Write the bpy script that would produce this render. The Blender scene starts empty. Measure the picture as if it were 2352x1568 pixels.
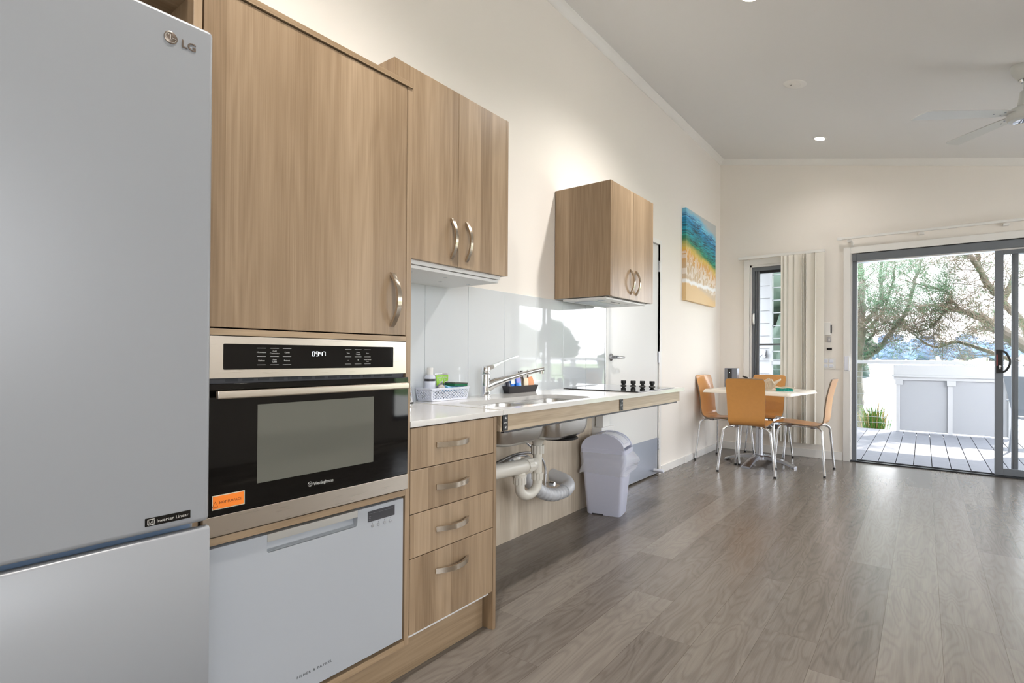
import bpy, bmesh, math, random
from mathutils import Vector, Matrix
random.seed(7)
PI = math.pi
S = bpy.context.scene
COL = S.collection
ORG = {}

# ------------------------------------------------------------------ helpers
def lin(c):
    return tuple(((v/255.0)/12.92 if v/255.0 <= .04045 else ((v/255.0+.055)/1.055)**2.4) for v in c) + (1.0,)

class MB:
    """collects shapes into one mesh"""
    def __init__(s):
        s.bm = bmesh.new()
        s.uv = None; s.bev = False
    def _bevel(s, verts, w, seg=2):
        s.bev = True
        es = list({e for v in verts for e in v.link_edges})
        bmesh.ops.bevel(s.bm, geom=es, offset=w, segments=seg, affect='EDGES', profile=.5)
    def box(s, x0, x1, y0, y1, z0, z1, bev=0, seg=2, rot=None):
        r = bmesh.ops.create_cube(s.bm, size=1)
        vs = r['verts']
        M = Matrix.Translation(((x0+x1)/2, (y0+y1)/2, (z0+z1)/2))
        if rot is not None: M = M @ rot
        M = M @ Matrix.Diagonal((abs(x1-x0), abs(y1-y0), abs(z1-z0), 1))
        bmesh.ops.transform(s.bm, matrix=M, verts=vs)
        if bev: s._bevel(vs, bev, seg)
        return s
    def cyl(s, p0, p1, r, r1=None, n=24, caps=True):
        p0 = Vector(p0); p1 = Vector(p1); d = p1-p0
        q = d.to_track_quat('Z', 'Y')
        rr = bmesh.ops.create_cone(s.bm, cap_ends=caps, segments=n, radius1=r, radius2=(r if r1 is None else r1), depth=d.length)
        bmesh.ops.transform(s.bm, matrix=Matrix.Translation((p0+p1)/2) @ q.to_matrix().to_4x4(), verts=rr['verts'])
        return s
    def tube(s, pts, r, n=10, smooth=0, caps=True):
        pts = [Vector(p) for p in pts]
        if smooth: pts = catmull(pts, smooth)
        rs = r if isinstance(r, (list, tuple)) else None
        up = None; rings = []
        N = len(pts)
        for i, p in enumerate(pts):
            t = (pts[min(i+1, N-1)]-pts[max(i-1, 0)]).normalized()
            if up is None:
                a = Vector((0, 0, 1)) if abs(t.z) < .9 else Vector((1, 0, 0))
                up = (a - t*a.dot(t)).normalized()
            else:
                up = (up - t*up.dot(t))
                up = up.normalized() if up.length > 1e-6 else t.orthogonal().normalized()
            b = t.cross(up)
            if rs: 
                f = i/(N-1)*(len(rs)-1); k = min(int(f), len(rs)-2); rad = rs[k]*(1-(f-k))+rs[k+1]*(f-k)
            else: rad = r
            rings.append([s.bm.verts.new(p + (up*math.cos(2*PI*k/n)+b*math.sin(2*PI*k/n))*rad) for k in range(n)])
        for a, b in zip(rings, rings[1:]):
            for k in range(n):
                s.bm.faces.new((a[k], a[(k+1) % n], b[(k+1) % n], b[k]))
        if caps:
            s.bm.faces.new(rings[0][::-1]); s.bm.faces.new(rings[-1])
        return s
    def lathe(s, prof, c=(0, 0, 0), n=32, M=None):
        rings = []
        c = Vector(c)
        for r, z in prof:
            if r < 1e-6: rings.append([s.bm.verts.new((0, 0, z))])
            else: rings.append([s.bm.verts.new((r*math.cos(2*PI*k/n), r*math.sin(2*PI*k/n), z)) for k in range(n)])
        for a, b in zip(rings, rings[1:]):
            for k in range(n):
                k2 = (k+1) % n
                if len(a) == 1 and len(b) == 1: continue
                if len(a) == 1: s.bm.faces.new((a[0], b[k2], b[k]))
                elif len(b) == 1: s.bm.faces.new((a[k], a[k2], b[0]))
                else: s.bm.faces.new((a[k], a[k2], b[k2], b[k]))
        vs = [v for r in rings for v in r]
        T = Matrix.Translation(c)
        if M is not None: T = T @ M
        bmesh.ops.transform(s.bm, matrix=T, verts=vs)
        return s
    def loft(s, loops, cap0=False, cap1=False, close=True):
        R = [[s.bm.verts.new(p) for p in L] for L in loops]
        n = len(R[0])
        for a, b in zip(R, R[1:]):
            for k in range(n if close else n-1):
                s.bm.faces.new((a[k], a[(k+1) % n], b[(k+1) % n], b[k]))
        if cap0: s.bm.faces.new(R[0][::-1])
        if cap1: s.bm.faces.new(R[-1])
        return s
    def prism(s, poly, d, bev=0):
        """poly: 3-D points in a plane, d: extrusion vector"""
        d = Vector(d)
        a = [s.bm.verts.new(Vector(p)) for p in poly]
        b = [s.bm.verts.new(Vector(p)+d) for p in poly]
        n = len(a)
        s.bm.faces.new(a[::-1]); s.bm.faces.new(b)
        for k in range(n):
            s.bm.faces.new((a[k], a[(k+1) % n], b[(k+1) % n], b[k]))
        if bev: s._bevel(a+b, bev)
        return s
    def plate(s, outer, holes, z0, z1):
        """flat slab (XY outline) with holes"""
        allv = []
        for z in (z0, z1):
            es = []; lv = []
            for L in [outer]+holes:
                vs = [s.bm.verts.new((p[0], p[1], z)) for p in L]
                lv.append(vs)
                es += [s.bm.edges.new((vs[k], vs[(k+1) % len(vs)])) for k in range(len(vs))]
            bmesh.ops.triangle_fill(s.bm, use_beauty=True, use_dissolve=True, edges=es)
            allv.append(lv)
        for A, B in zip(*allv):
            n = len(A)
            for k in range(n):
                s.bm.faces.new((A[k], A[(k+1) % n], B[(k+1) % n], B[k]))
        return s
    def text(s, txt, size, org, right, up, width=None, align='LEFT', depth=.0006, weight=0.0, space=1.0):
        cu = bpy.data.curves.new('t', 'FONT'); cu.body = txt; cu.size = size; cu.align_x = align
        cu.offset = weight*size*.6; cu.extrude = depth/2; cu.space_character = space; cu.resolution_u = 3
        ob = bpy.data.objects.new('t', cu)
        me = bpy.data.meshes.new_from_object(ob)
        right = Vector(right).normalized(); up = Vector(up).normalized(); nrm = right.cross(up)
        k = 1.0
        if width and len(me.vertices):
            xs = [v.co.x for v in me.vertices]; k = width/(max(xs)-min(xs))
        M = Matrix(((right.x*k, up.x, nrm.x, org[0]), (right.y*k, up.y, nrm.y, org[1]), (right.z*k, up.z, nrm.z, org[2]), (0, 0, 0, 1)))
        me.transform(M)
        s.bm.from_mesh(me)
        bpy.data.objects.remove(ob); bpy.data.curves.remove(cu); bpy.data.meshes.remove(me)
        return s
    def build(s, name, mat, parent=None, smooth=True, ang=35, keep=False):
        bm = s.bm
        if not keep: bmesh.ops.remove_doubles(bm, verts=bm.verts, dist=1e-6)
        bmesh.ops.recalc_face_normals(bm, faces=bm.faces)
        o0 = ORG.get(parent.name, Vector((0, 0, 0))) if parent is not None else Vector((0, 0, 0))
        bmesh.ops.translate(bm, vec=-o0, verts=bm.verts)
        if smooth:
            for f in bm.faces: f.smooth = True
            ca = math.radians(ang)
            for e in bm.edges:
                if len(e.link_faces) == 2 and e.calc_face_angle(0) > ca: e.smooth = False
        me = bpy.data.meshes.new(name); bm.to_mesh(me); bm.free()
        ob = bpy.data.objects.new(name, me)
        for m in (mat if isinstance(mat, (list, tuple)) else [mat]): me.materials.append(m)
        if s.bev and smooth:
            wn = ob.modifiers.new('weighted', 'WEIGHTED_NORMAL'); wn.keep_sharp = True; wn.weight = 90; wn.mode = 'FACE_AREA'
        COL.objects.link(ob)
        if parent is not None:
            ob.parent = parent; ORG[ob.name] = o0
        return ob

def catmull(P, k):
    out = []
    n = len(P)
    for i in range(n-1):
        p0, p1, p2, p3 = P[max(i-1, 0)], P[i], P[i+1], P[min(i+2, n-1)]
        for j in range(k):
            t = j/k
            out.append(.5*((2*p1)+(p2-p0)*t+(2*p0-5*p1+4*p2-p3)*t*t+(3*p1-p0-3*p2+p3)*t**3))
    out.append(P[-1])
    return out

def rrect(x0, x1, y0, y1, r, n=6):
    pts = []
    for cx, cy, a0 in ((x1-r, y1-r, 0), (x0+r, y1-r, 90), (x0+r, y0+r, 180), (x1-r, y0+r, 270)):
        for k in range(n+1):
            a = math.radians(a0+90*k/n)
            pts.append((cx+r*math.cos(a), cy+r*math.sin(a)))
    return pts

def tag(o, label, cat, group=None, kind=None):
    o['label'] = label; o['category'] = cat
    if group: o['group'] = group
    if kind: o['kind'] = kind
    return o

def thing(name, loc, label, cat, group=None, kind=None):
    o = bpy.data.objects.new(name, None); o.empty_display_size = .05
    COL.objects.link(o); o.location = loc; ORG[o.name] = Vector(loc)
    return tag(o, label, cat, group, kind)

def copy_tree(o, parent=None):
    c = o.copy(); COL.objects.link(c)
    if parent is not None: c.parent = parent
    for ch in list(o.children): copy_tree(ch, c)
    return c

# ------------------------------------------------------------------ materials
def new_mat(name):
    m = bpy.data.materials.new(name); m.use_nodes = True
    nt = m.node_tree; b = nt.nodes['Principled BSDF']
    return m, nt, b
def setb(b, **k):
    for a, v in k.items():
        b.inputs[a].default_value = v
def simple(name, col, rough=.5, metal=0, bump=0, bscale=200, emit=None, estr=0, spec=.5, coat=0, alpha=1, trans=0, ior=1.5, var=0):
    m, nt, b = new_mat(name)
    c = lin(col)
    setb(b, **{'Base Color': c, 'Roughness': rough, 'Metallic': metal, 'Specular IOR Level': spec, 'Coat Weight': coat, 'Alpha': alpha, 'Transmission Weight': trans, 'IOR': ior})
    if emit: setb(b, **{'Emission Color': lin(emit), 'Emission Strength': estr})
    N = nt.nodes.new; L = nt.links.new
    if bump or var:
        tc = N('ShaderNodeTexCoord'); no = N('ShaderNodeTexNoise'); no.inputs['Scale'].default_value = bscale; no.inputs['Detail'].default_value = 3
        L(tc.outputs['Object'], no.inputs['Vector'])
        if bump:
            bp = N('ShaderNodeBump'); bp.inputs['Strength'].default_value = bump; bp.inputs['Distance'].default_value = .002
            L(no.outputs['Fac'], bp.inputs['Height']); L(bp.outputs['Normal'], b.inputs['Normal'])
        if var:
            mx = N('ShaderNodeMix'); mx.data_type = 'RGBA'
            mx.inputs[6].default_value = tuple(max(0, v*(1-var)) for v in c[:3])+(1,); mx.inputs[7].default_value = tuple(min(1, v*(1+var)) for v in c[:3])+(1,)
            L(no.outputs['Fac'], mx.inputs[0]); L(mx.outputs[2], b.inputs['Base Color'])
    return m

def ramp(nt, fac, stops, interp='LINEAR'):
    r = nt.nodes.new('ShaderNodeValToRGB'); r.color_ramp.interpolation = interp
    el = r.color_ramp.elements
    while len(el) < len(stops): el.new(.5)
    for e, (p, c) in zip(el, stops): e.position = p; e.color = c
    nt.links.new(fac, r.inputs['Fac']); return r.outputs['Color']
def math_n(nt, op, a, b=None, c=None):
    n = nt.nodes.new('ShaderNodeMath'); n.operation = op
    for i, v in enumerate((a, b, c)):
        if v is None: continue
        if isinstance(v, (int, float)): n.inputs[i].default_value = v
        else: nt.links.new(v, n.inputs[i])
    return n.outputs[0]

def oak(name, vertical, dark, light, rough=.34, strip=.085):
    """planked oak laminate: strips of differing tone with fine pores along the grain"""
    m, nt, b = new_mat(name); N = nt.nodes.new; L = nt.links.new
    tc = N('ShaderNodeTexCoord'); sp = N('ShaderNodeSeparateXYZ'); L(tc.outputs['Object'], sp.inputs[0])
    oi = N('ShaderNodeObjectInfo'); off = math_n(nt, 'MULTIPLY', oi.outputs['Random'], 7.0)
    if vertical:
        c = math_n(nt, 'ADD', math_n(nt, 'ADD', sp.outputs['X'], sp.outputs['Y']), off); g = sp.outputs['Z']
    else:
        c = math_n(nt, 'ADD', math_n(nt, 'ADD', sp.outputs['X'], sp.outputs['Z']), off); g = sp.outputs['Y']
    def comb(kc, kg, third=None):
        cb = N('ShaderNodeCombineXYZ'); L(math_n(nt, 'MULTIPLY', c, kc), cb.inputs[0]); L(math_n(nt, 'MULTIPLY', g, kg), cb.inputs[1])
        if third is not None: L(third, cb.inputs[2])
        return cb.outputs[0]
    def noise(vec, scale, det=3, rg=.55, dist=0):
        n = N('ShaderNodeTexNoise'); n.inputs['Scale'].default_value = scale; n.inputs['Detail'].default_value = det; n.inputs['Roughness'].default_value = rg; n.inputs['Distortion'].default_value = dist
        L(vec, n.inputs['Vector']); return n.outputs['Fac']
    wob = noise(comb(9, .0), 1.0, 1)
    cell = math_n(nt, 'FLOOR', math_n(nt, 'ADD', math_n(nt, 'DIVIDE', c, strip), math_n(nt, 'MULTIPLY', wob, 1.6)))
    wn = N('ShaderNodeTexWhiteNoise'); wn.noise_dimensions = '1D'; L(cell, wn.inputs['W'])
    strip_t = wn.outputs['Value']
    fine = noise(comb(260, 3.5, cell), 1.0, 4, .6)
    med = noise(comb(34, 1.3, cell), 1.0, 3, .5, .5)
    big = noise(comb(9, .8, cell), 1.0, 2)
    rings = math_n(nt, 'SINE', math_n(nt, 'MULTIPLY', big, 60.0))
    t = math_n(nt, 'MULTIPLY', strip_t, .34)
    t = math_n(nt, 'ADD', t, math_n(nt, 'MULTIPLY', fine, .50))
    t = math_n(nt, 'ADD', t, math_n(nt, 'MULTIPLY', med, .40))
    t = math_n(nt, 'ADD', t, math_n(nt, 'MULTIPLY', rings, .045))
    t = math_n(nt, 'SUBTRACT', t, .12)
    col = ramp(nt, t, [(.18, lin(dark)), (.5, lin([(a+bb)/2 for a, bb in zip(dark, light)])), (.85, lin(light))])
    L(col, b.inputs['Base Color'])
    setb(b, Roughness=rough, **{'Specular IOR Level': .45})
    bp = N('ShaderNodeBump'); bp.inputs['Strength'].default_value = .12; bp.inputs['Distance'].default_value = .0006
    L(fine, bp.inputs['Height']); L(bp.outputs['Normal'], b.inputs['Normal'])
    return m

def floor_mat():
    m, nt, b = new_mat('vinyl_plank'); N = nt.nodes.new; L = nt.links.new
    uv = N('ShaderNodeUVMap'); uv.uv_map = 'UVMap'; sp = N('ShaderNodeSeparateXYZ'); L(uv.outputs[0], sp.inputs[0])
    at = N('ShaderNodeAttribute'); at.attribute_name = 'plank'; sa = N('ShaderNodeSeparateColor'); L(at.outputs['Color'], sa.inputs[0])
    tone, sh, edge = sa.outputs[0], sa.outputs[1], sa.outputs[2]
    u, v = sp.outputs['X'], sp.outputs['Y']
    def comb(ku, kv):
        cb = N('ShaderNodeCombineXYZ'); L(math_n(nt, 'MULTIPLY', u, ku), cb.inputs[0]); L(math_n(nt, 'MULTIPLY', v, kv), cb.inputs[1]); L(math_n(nt, 'MULTIPLY', sh, 40), cb.inputs[2]); return cb.outputs[0]
    def noise(vec, det=3, rg=.55, dist=0):
        n = N('ShaderNodeTexNoise'); n.inputs['Scale'].default_value = 1; n.inputs['Detail'].default_value = det; n.inputs['Roughness'].default_value = rg; n.inputs['Distortion'].default_value = dist
        L(vec, n.inputs['Vector']); return n.outputs['Fac']
    big = noise(comb(1.5, 8.5), 2, .45, .25)
    ring = math_n(nt, 'SINE', math_n(nt, 'MULTIPLY', big, 95.0))
    ring = math_n(nt, 'POWER', math_n(nt, 'MULTIPLY_ADD', ring, .5, .5), 2.0)
    fine = noise(comb(6, 240), 4, .62)
    med = noise(comb(1.6, 26), 3)
    t = math_n(nt, 'MULTIPLY_ADD', tone, .27, .08)
    t = math_n(nt, 'ADD', t, math_n(nt, 'MULTIPLY', fine, .30))
    t = math_n(nt, 'ADD', t, math_n(nt, 'MULTIPLY', med, .42))
    t = math_n(nt, 'SUBTRACT', t, math_n(nt, 'MULTIPLY', ring, .11))
    col = ramp(nt, t, [(.2, lin((86, 79, 73))), (.5, lin((112, 105, 98))), (.85, lin((134, 127, 119)))])
    # seam: dark line on the last millimetre of every plank
    d = math_n(nt, 'MINIMUM', math_n(nt, 'ABSOLUTE', v), math_n(nt, 'ABSOLUTE', math_n(nt, 'SUBTRACT', v, .1818)))
    seam = math_n(nt, 'LESS_THAN', d, .0009)
    seam2 = math_n(nt, 'LESS_THAN', math_n(nt, 'ABSOLUTE', u), .0012)
    seam = math_n(nt, 'MAXIMUM', seam, seam2)
    mx = N('ShaderNodeMix'); mx.data_type = 'RGBA'; L(math_n(nt, 'MULTIPLY', seam, .55), mx.inputs[0]); L(col, mx.inputs[6]); mx.inputs[7].default_value = lin((62, 52, 44))
    L(mx.outputs[2], b.inputs['Base Color'])
    setb(b, Roughness=.26, **{'Specular IOR Level': .5})
    bp = N('ShaderNodeBump'); bp.inputs['Strength'].default_value = .10; bp.inputs['Distance'].default_value = .0008
    L(math_n(nt, 'SUBTRACT', fine, math_n(nt, 'MULTIPLY', seam, 2.0)), bp.inputs['Height']); L(bp.outputs['Normal'], b.inputs['Normal'])
    return m

def brushed(name, col, rough, along='Y', sc=900):
    m, nt, b = new_mat(name); N = nt.nodes.new; L = nt.links.new
    tc = N('ShaderNodeTexCoord'); mp = N('ShaderNodeMapping'); L(tc.outputs['Object'], mp.inputs[0])
    s = [sc]*3; s['XYZ'.index(along)] = sc/120; mp.inputs['Scale'].default_value = s
    no = N('ShaderNodeTexNoise'); no.inputs['Scale'].default_value = 1; no.inputs['Detail'].default_value = 2; L(mp.outputs[0], no.inputs['Vector'])
    setb(b, **{'Base Color': lin(col), 'Metallic': 1.0, 'Anisotropic': .6})
    L(math_n(nt, 'MULTIPLY_ADD', no.outputs['Fac'], .03, rough-.015), b.inputs['Roughness'])
    bp = N('ShaderNodeBump'); bp.inputs['Strength'].default_value = .003; bp.inputs['Distance'].default_value = .0001
    L(no.outputs['Fac'], bp.inputs['Height']); L(bp.outputs['Normal'], b.inputs['Normal'])
    return m

M = {}
M['wall'] = simple('wall_paint', (236, 231, 224), .55, bump=.04, bscale=350)
M['ceil'] = simple('ceiling_paint', (226, 226, 226), .7, bump=.03, bscale=300)
M['trimw'] = simple('gloss_white_paint', (232, 231, 228), .28)
M['doorw'] = simple('door_paint', (218, 219, 218), .3)
M['oakv'] = oak('oak_vertical', True, (122, 100, 75), (176, 153, 126))
M['oakh_lit'] = oak('lit_oak_horizontal', False, (160, 139, 112), (214, 196, 170))  # same oak as the fronts, paler: reflected light on the apron is in the colour
M['oakp'] = oak('lit_oak_vertical', True, (176, 160, 138), (226, 214, 196))  # lit copy of the oak: low side light on the back panel painted in
M['oakh'] = oak('oak_horizontal', False, (128, 106, 80), (180, 157, 129))
M['floor'] = floor_mat()
M['fridge'] = simple('fridge_enamel', (139, 141, 144), .3, bump=.015, bscale=900)
M['fgap'] = simple('fridge_recess_reflection', (120, 140, 165), .35)  # blue tone paints the reflection seen inside the door gap
M['steel'] = brushed('brushed_steel', (205, 196, 184), .28, 'Y')
M['nickel'] = brushed('brushed_nickel', (196, 184, 168), .24, 'Z', 700)
M['sink'] = brushed('sink_steel', (190, 188, 184), .26, 'Y', 500)
M['chrome'] = simple('chrome', (225, 226, 228), .06, 1)
M['alu'] = simple('satin_aluminium', (190, 192, 198), .3, 1)
M['satin'] = simple('satin_nickel', (188, 190, 194), .25, 1)
M['bglass'] = simple('black_glass', (9, 8, 7), .04, spec=.32)
M['bpanel'] = simple('black_panel', (14, 13, 12), .12)
M['ovenwin'] = simple('oven_window_glass', (98, 98, 90), .1)
M['black'] = simple('black_plastic', (18, 18, 19), .4)
M['dgrey'] = simple('dark_grey_plastic', (58, 58, 62), .45)
M['mark'] = simple('printed_mark', (178, 178, 174), .5)
M['clock'] = simple('lit_clock_digits', (235, 240, 245), .5, emit=(225, 238, 250), estr=.9)
M['logo'] = simple('bronze_logo', (128, 115, 104), .3, .8)
M['logol'] = simple('logo_line', (205, 202, 196), .3, .4)
M['orange'] = simple('orange_sticker', (240, 128, 38), .45)
M['stkb'] = simple('sticker_border', (196, 190, 170), .45)
M['stkt'] = simple('sticker_ink', (92, 48, 20), .5)
M['dw'] = simple('dishwasher_white', (166, 170, 175), .28)
M['dwgrey'] = simple('dishwasher_grip_grey', (186, 184, 178), .3, .35)
M['quartz'] = simple('quartz_top', (212, 210, 206), .12, var=.03, bscale=220)
M['splash'] = simple('white_glass', (214, 219, 222), .03, spec=.62)
M['grout'] = simple('white_sealant', (200, 203, 205), .5)
M['melam'] = simple('white_melamine', (226, 226, 224), .4)
M['pvc'] = simple('white_pvc', (222, 218, 208), .3)
M['pvcg'] = simple('grey_pvc', (196, 198, 202), .35)
M['plastw'] = simple('white_plastic', (224, 228, 240), .33)
M['bin'] = simple('bin_plastic', (212, 216, 236), .32)
M['slot'] = simple('dark_slot', (38, 40, 44), .6)
M['frame'] = simple('slate_powdercoat', (112, 117, 124), .38, .3)
M['framed'] = simple('dark_track', (40, 42, 46), .4, .3)
M['blind'] = simple('blind_fabric', (226, 222, 212), .6, bump=.05, bscale=600)
M['ply'] = simple('honey_plywood', (206, 148, 82), .3, var=.06, bscale=40, coat=.2)
M['plye'] = simple('plywood_edge', (122, 106, 90), .5)
M['table'] = simple('table_laminate', (236, 230, 218), .25)
M['rubber'] = simple('rubber', (22, 22, 22), .6)
M['clampm'] = simple('grey_clamp', (150, 142, 142), .5)
M['lampd'] = simple('lamp_diffuser', (255, 250, 240), .5, emit=(255, 238, 214), estr=14)
M['fan'] = simple('fan_white', (206, 208, 206), .3)
SKY, SUN, LAMP, EXPO = 3.2, 6.0, 44, 1.8
def glass_mat(name, tint=(250, 251, 251), refl=1.0):
    m = bpy.data.materials.new(name); m.use_nodes = True; nt = m.node_tree; nt.nodes.clear(); N = nt.nodes.new; L = nt.links.new
    out = N('ShaderNodeOutputMaterial'); mx = N('ShaderNodeMixShader'); tr = N('ShaderNodeBsdfTransparent'); gl = N('ShaderNodeBsdfGlossy'); fr = N('ShaderNodeFresnel')
    fr.inputs['IOR'].default_value = 1.45; tr.inputs['Color'].default_value = lin(tint); gl.inputs['Roughness'].default_value = .01
    ge = N('ShaderNodeNewGeometry'); L(math_n(nt, 'MULTIPLY', math_n(nt, 'MULTIPLY', fr.outputs[0], refl), math_n(nt, 'SUBTRACT', 1.0, ge.outputs['Backfacing'])), mx.inputs[0]); L(tr.outputs[0], mx.inputs[1]); L(gl.outputs[0], mx.inputs[2]); L(mx.outputs[0], out.inputs['Surface'])
    return m
M['glass'] = glass_mat('window_glass')
M['film'] = glass_mat('clear_film', (232, 234, 238), 2.0)

XW, XF, YF, XR, YB = -1.89, -1.309, 6.456, 2.6, -2.4
def ceil_z(x): return 3.345 - .2123*(x+1.89)

# ================================================================== SETTING
# floor: one mesh of vinyl planks, long side along Y
def build_floor():
    bm = bmesh.new(); uv = bm.loops.layers.uv.new('UVMap'); ca = bm.loops.layers.color.new('plank')
    W, LEN = .1818, 1.225
    known = {-7: .52, -6: .285, -5: 1.045, -4: .735, -3: .335, -2: 1.04, -1: .837, 0: .61, 1: .313}
    rnd = random.Random(3)
    for k in range(-10, 15):
        xa = -.1255 + W*k; xb = xa+W
        off = known.get(k, rnd.random()*LEN)
        y = YB-.05 - ((YB-.05-off) % LEN)
        while y < YF+.05:
            ya, yb = max(y, YB-.05), min(y+LEN, YF+.05)
            x0, x1 = max(xa, XW-.15), min(xb, XR+.15)
            if yb > ya and x1 > x0:
                f = bm.faces.new([bm.verts.new(p) for p in ((x0, ya, 0), (x1, ya, 0), (x1, yb, 0), (x0, yb, 0))])
                tone, sh = rnd.random(), rnd.random()
                for l in f.loops:
                    l[uv].uv = (l.vert.co.y-y, l.vert.co.x-xa); l[ca] = (tone, sh, 0, 1)
            y += LEN
    me = bpy.data.meshes.new('floor'); bm.to_mesh(me); bm.free(); me.materials.append(M['floor'])
    o = bpy.data.objects.new('floor', me); COL.objects.link(o)
    return o
tag(build_floor(), 'grey-brown oak-look vinyl plank floor of the whole room', 'floor', kind='structure')
# sub-floor slab so that the floor has thickness
tag(MB().box(XW-.15, XR+.15, YB-.15, YF+.12, -.16, -.002).build('floor_slab', M['wall']), 'floor slab under the vinyl planks', 'floor', kind='structure')

# ceiling: raked slab
c = MB()
c.prism([(XW-.2, YB-.2, ceil_z(XW-.2)), (XR+.2, YB-.2, ceil_z(XR+.2)), (XR+.2, YB-.2, ceil_z(XR+.2)+.12), (XW-.2, YB-.2, ceil_z(XW-.2)+.12)], (0, YF-YB+.4, 0))
tag(c.build('ceiling', M['ceil']), 'white raked plasterboard ceiling falling to the right', 'ceiling', kind='structure')

# left wall with the inner door's opening
DY0, DY1, DZ = 3.652, 4.640, 2.055
w = MB()
w.box(XW-.12, XW, YB-.12, DY0, 0, 3.42); w.box(XW-.12, XW, DY1, YF+.12, 0, 3.42); w.box(XW-.12, XW, DY0, DY1, DZ, 3.42); w.box(XW-.20, XW-.121, DY0-.3, DY1+.3, -.01, DZ+.3)  # last box: unseen backing added behind the door to block stray sky light
tag(w.build('wall_left', M['wall']), 'cream painted kitchen wall on the left', 'wall', kind='structure')
# far wall: openings for the window and the sliding door
WX0, WX1, WZ0, WZ1 = -1.560, -.905, .262, 2.085
GX0, GX1, GZ1 = -.592, 1.175, 2.112
w = MB()
def wall_col(x0, x1, z0, y0=YF, y1=YF+.12):
    w.prism([(x0, y0, z0), (x1, y0, z0), (x1, y0, ceil_z(x1)+.02), (x0, y0, ceil_z(x0)+.02)], (0, y1-y0, 0))
wall_col(XW, WX0, 0); w.box(WX0, WX1, YF, YF+.12, 0, WZ0); wall_col(WX0, WX1, WZ1); wall_col(WX1, GX0, 0); wall_col(GX0, GX1, GZ1); wall_col(GX1, XR+.12, 0)
tag(w.build('wall_far', M['wall']), 'beige end wall with the window and the sliding door', 'wall', kind='structure')
# right wall (behind the camera's right shoulder) with two windows
w = MB()
def wr(y0, y1, z0, z1): w.box(XR, XR+.12, y0, y1, z0, z1)
wr(YB-.12, -2.2, 0, 2.46); wr(-2.2, 1.0, 0, 1.05); wr(-2.2, 1.0, 2.24, 2.46); wr(1.0, 4.38, 0, 2.46); wr(4.38, 5.7, 0, .24); wr(4.38, 5.7, 2.18, 2.46); wr(5.7, YF+.12, 0, 2.46)
tag(w.build('wall_right', M['wall']), 'low side wall with two windows, opposite the kitchen', 'wall', kind='structure')
w = MB(); w.prism([(XW-.12, YB, 0), (XR+.12, YB, 0), (XR+.12, YB, ceil_z(XR+.12)+.02), (XW-.12, YB, ceil_z(XW-.12)+.02)], (0, -.12, 0))
tag(w.build('wall_back', M['wall']), 'plain painted wall behind the camera', 'wall', kind='structure')

# cornices
def cornice(p0, p1, inward, drop=.057, run=.055, slope=0.0):
    pr = [(0, -drop), (.004, -drop), (.012, -drop+.004), (.03, -drop*.55), (run-.012, -.014), (run-.004, -.008), (run, -.004), (run, .02), (0, .02)]
    return pr
t = MB(); pr = cornice(0, 0, 0)
t.prism([(XW+a, YB, ceil_z(XW)+z-.2123*a*(1 if z > -.02 else .3)) for a, z in pr], (0, YF-YB, 0))
tag(t.build('trim_1', M['trimw'], ang=50), 'white cove cornice along the top of the left wall', 'cornice', kind='structure')
t = MB()
L0 = [(XW, YF-a, ceil_z(XW)+z) for a, z in pr]; L1 = [(XR, YF-a, ceil_z(XR)+z) for a, z in pr]
t.loft([L0, L1], True, True)
tag(t.build('trim_2', M['trimw'], ang=50), 'white cove cornice rising along the top of the end wall', 'cornice', kind='structure')
# skirtings
t = MB(); t.box(XW, XW+.014, 4.685, YF-.014, 0, .068, .003)
# slim vertical cover strips seen on the skirting left of the table
t.box(XW, XW+.02, 5.30, 5.345, 0, .07, .002)
tag(t.build('baseboard_left', M['trimw']), 'low white skirting board on the left wall past the inner door', 'skirting board', kind='structure')
t = MB(); t.box(XW, -.660, YF-.014, YF, 0, .085, .003); t.box(1.25, XR, YF-.014, YF, 0, .085, .003)
tag(t.build('baseboard_far', M['trimw']), 'low white skirting board on the end wall', 'skirting board', kind='structure')

# ---- window_1: tall narrow sliding window in the end wall
wd = thing('window_1', (-1.24, YF, WZ0), 'tall narrow grey-framed window half covered by vertical blinds', 'window', kind='structure')
a = MB()
a.box(-1.622, -1.560, YF-.016, YF, WZ0-.06, 2.148, .003); a.box(-.905, -.845, YF-.016, YF, WZ0-.06, 2.148, .003)
a.box(-1.560, -.905, YF-.016, YF, 2.085, 2.148, .003); a.box(-1.560, -.905, YF-.02, YF, WZ0-.06, WZ0, .003)
a.box(-1.560, -1.540, YF-.004, YF+.06, WZ0, 2.085); a.box(-1.560, -.905, YF-.004, YF+.06, 2.062, 2.085); a.box(-.925, -.905, YF-.004, YF+.06, WZ0, 2.085)
a.build('window_trim', M['trimw'], wd)
f = MB()
f.box(-1.540, -1.512, YF+.012, YF+.085, WZ0, 2.02, .002); f.box(-1.508, -1.492, YF+.024, YF+.08, WZ0, 2.02, .002); f.box(-1.490, -1.466, YF+.034, YF+.075, WZ0, 2.02, .002)
f.box(-1.540, -.925, YF+.012, YF+.085, 2.02, 2.062, .002); f.box(-1.466, -.925, YF+.03, YF+.08, WZ0, WZ0+.05, .002); f.box(-.965, -.925, YF+.02, YF+.08, WZ0, 2.02, .002)
f.box(-1.466, -.965, YF+.04, YF+.07, 1.186, 1.206, .002)
f.build('window_frame', M['frame'], wd)
k = MB(); k.box(-1.466, -.965, YF+.04, YF+.085, 1.994, 2.02); k.build('head_track', M['framed'], wd)
g = MB(); g.box(-1.466, -.965, YF+.052, YF+.056, WZ0+.05, 1.994); g.build('window_pane', M['glass'], wd, False)
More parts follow.
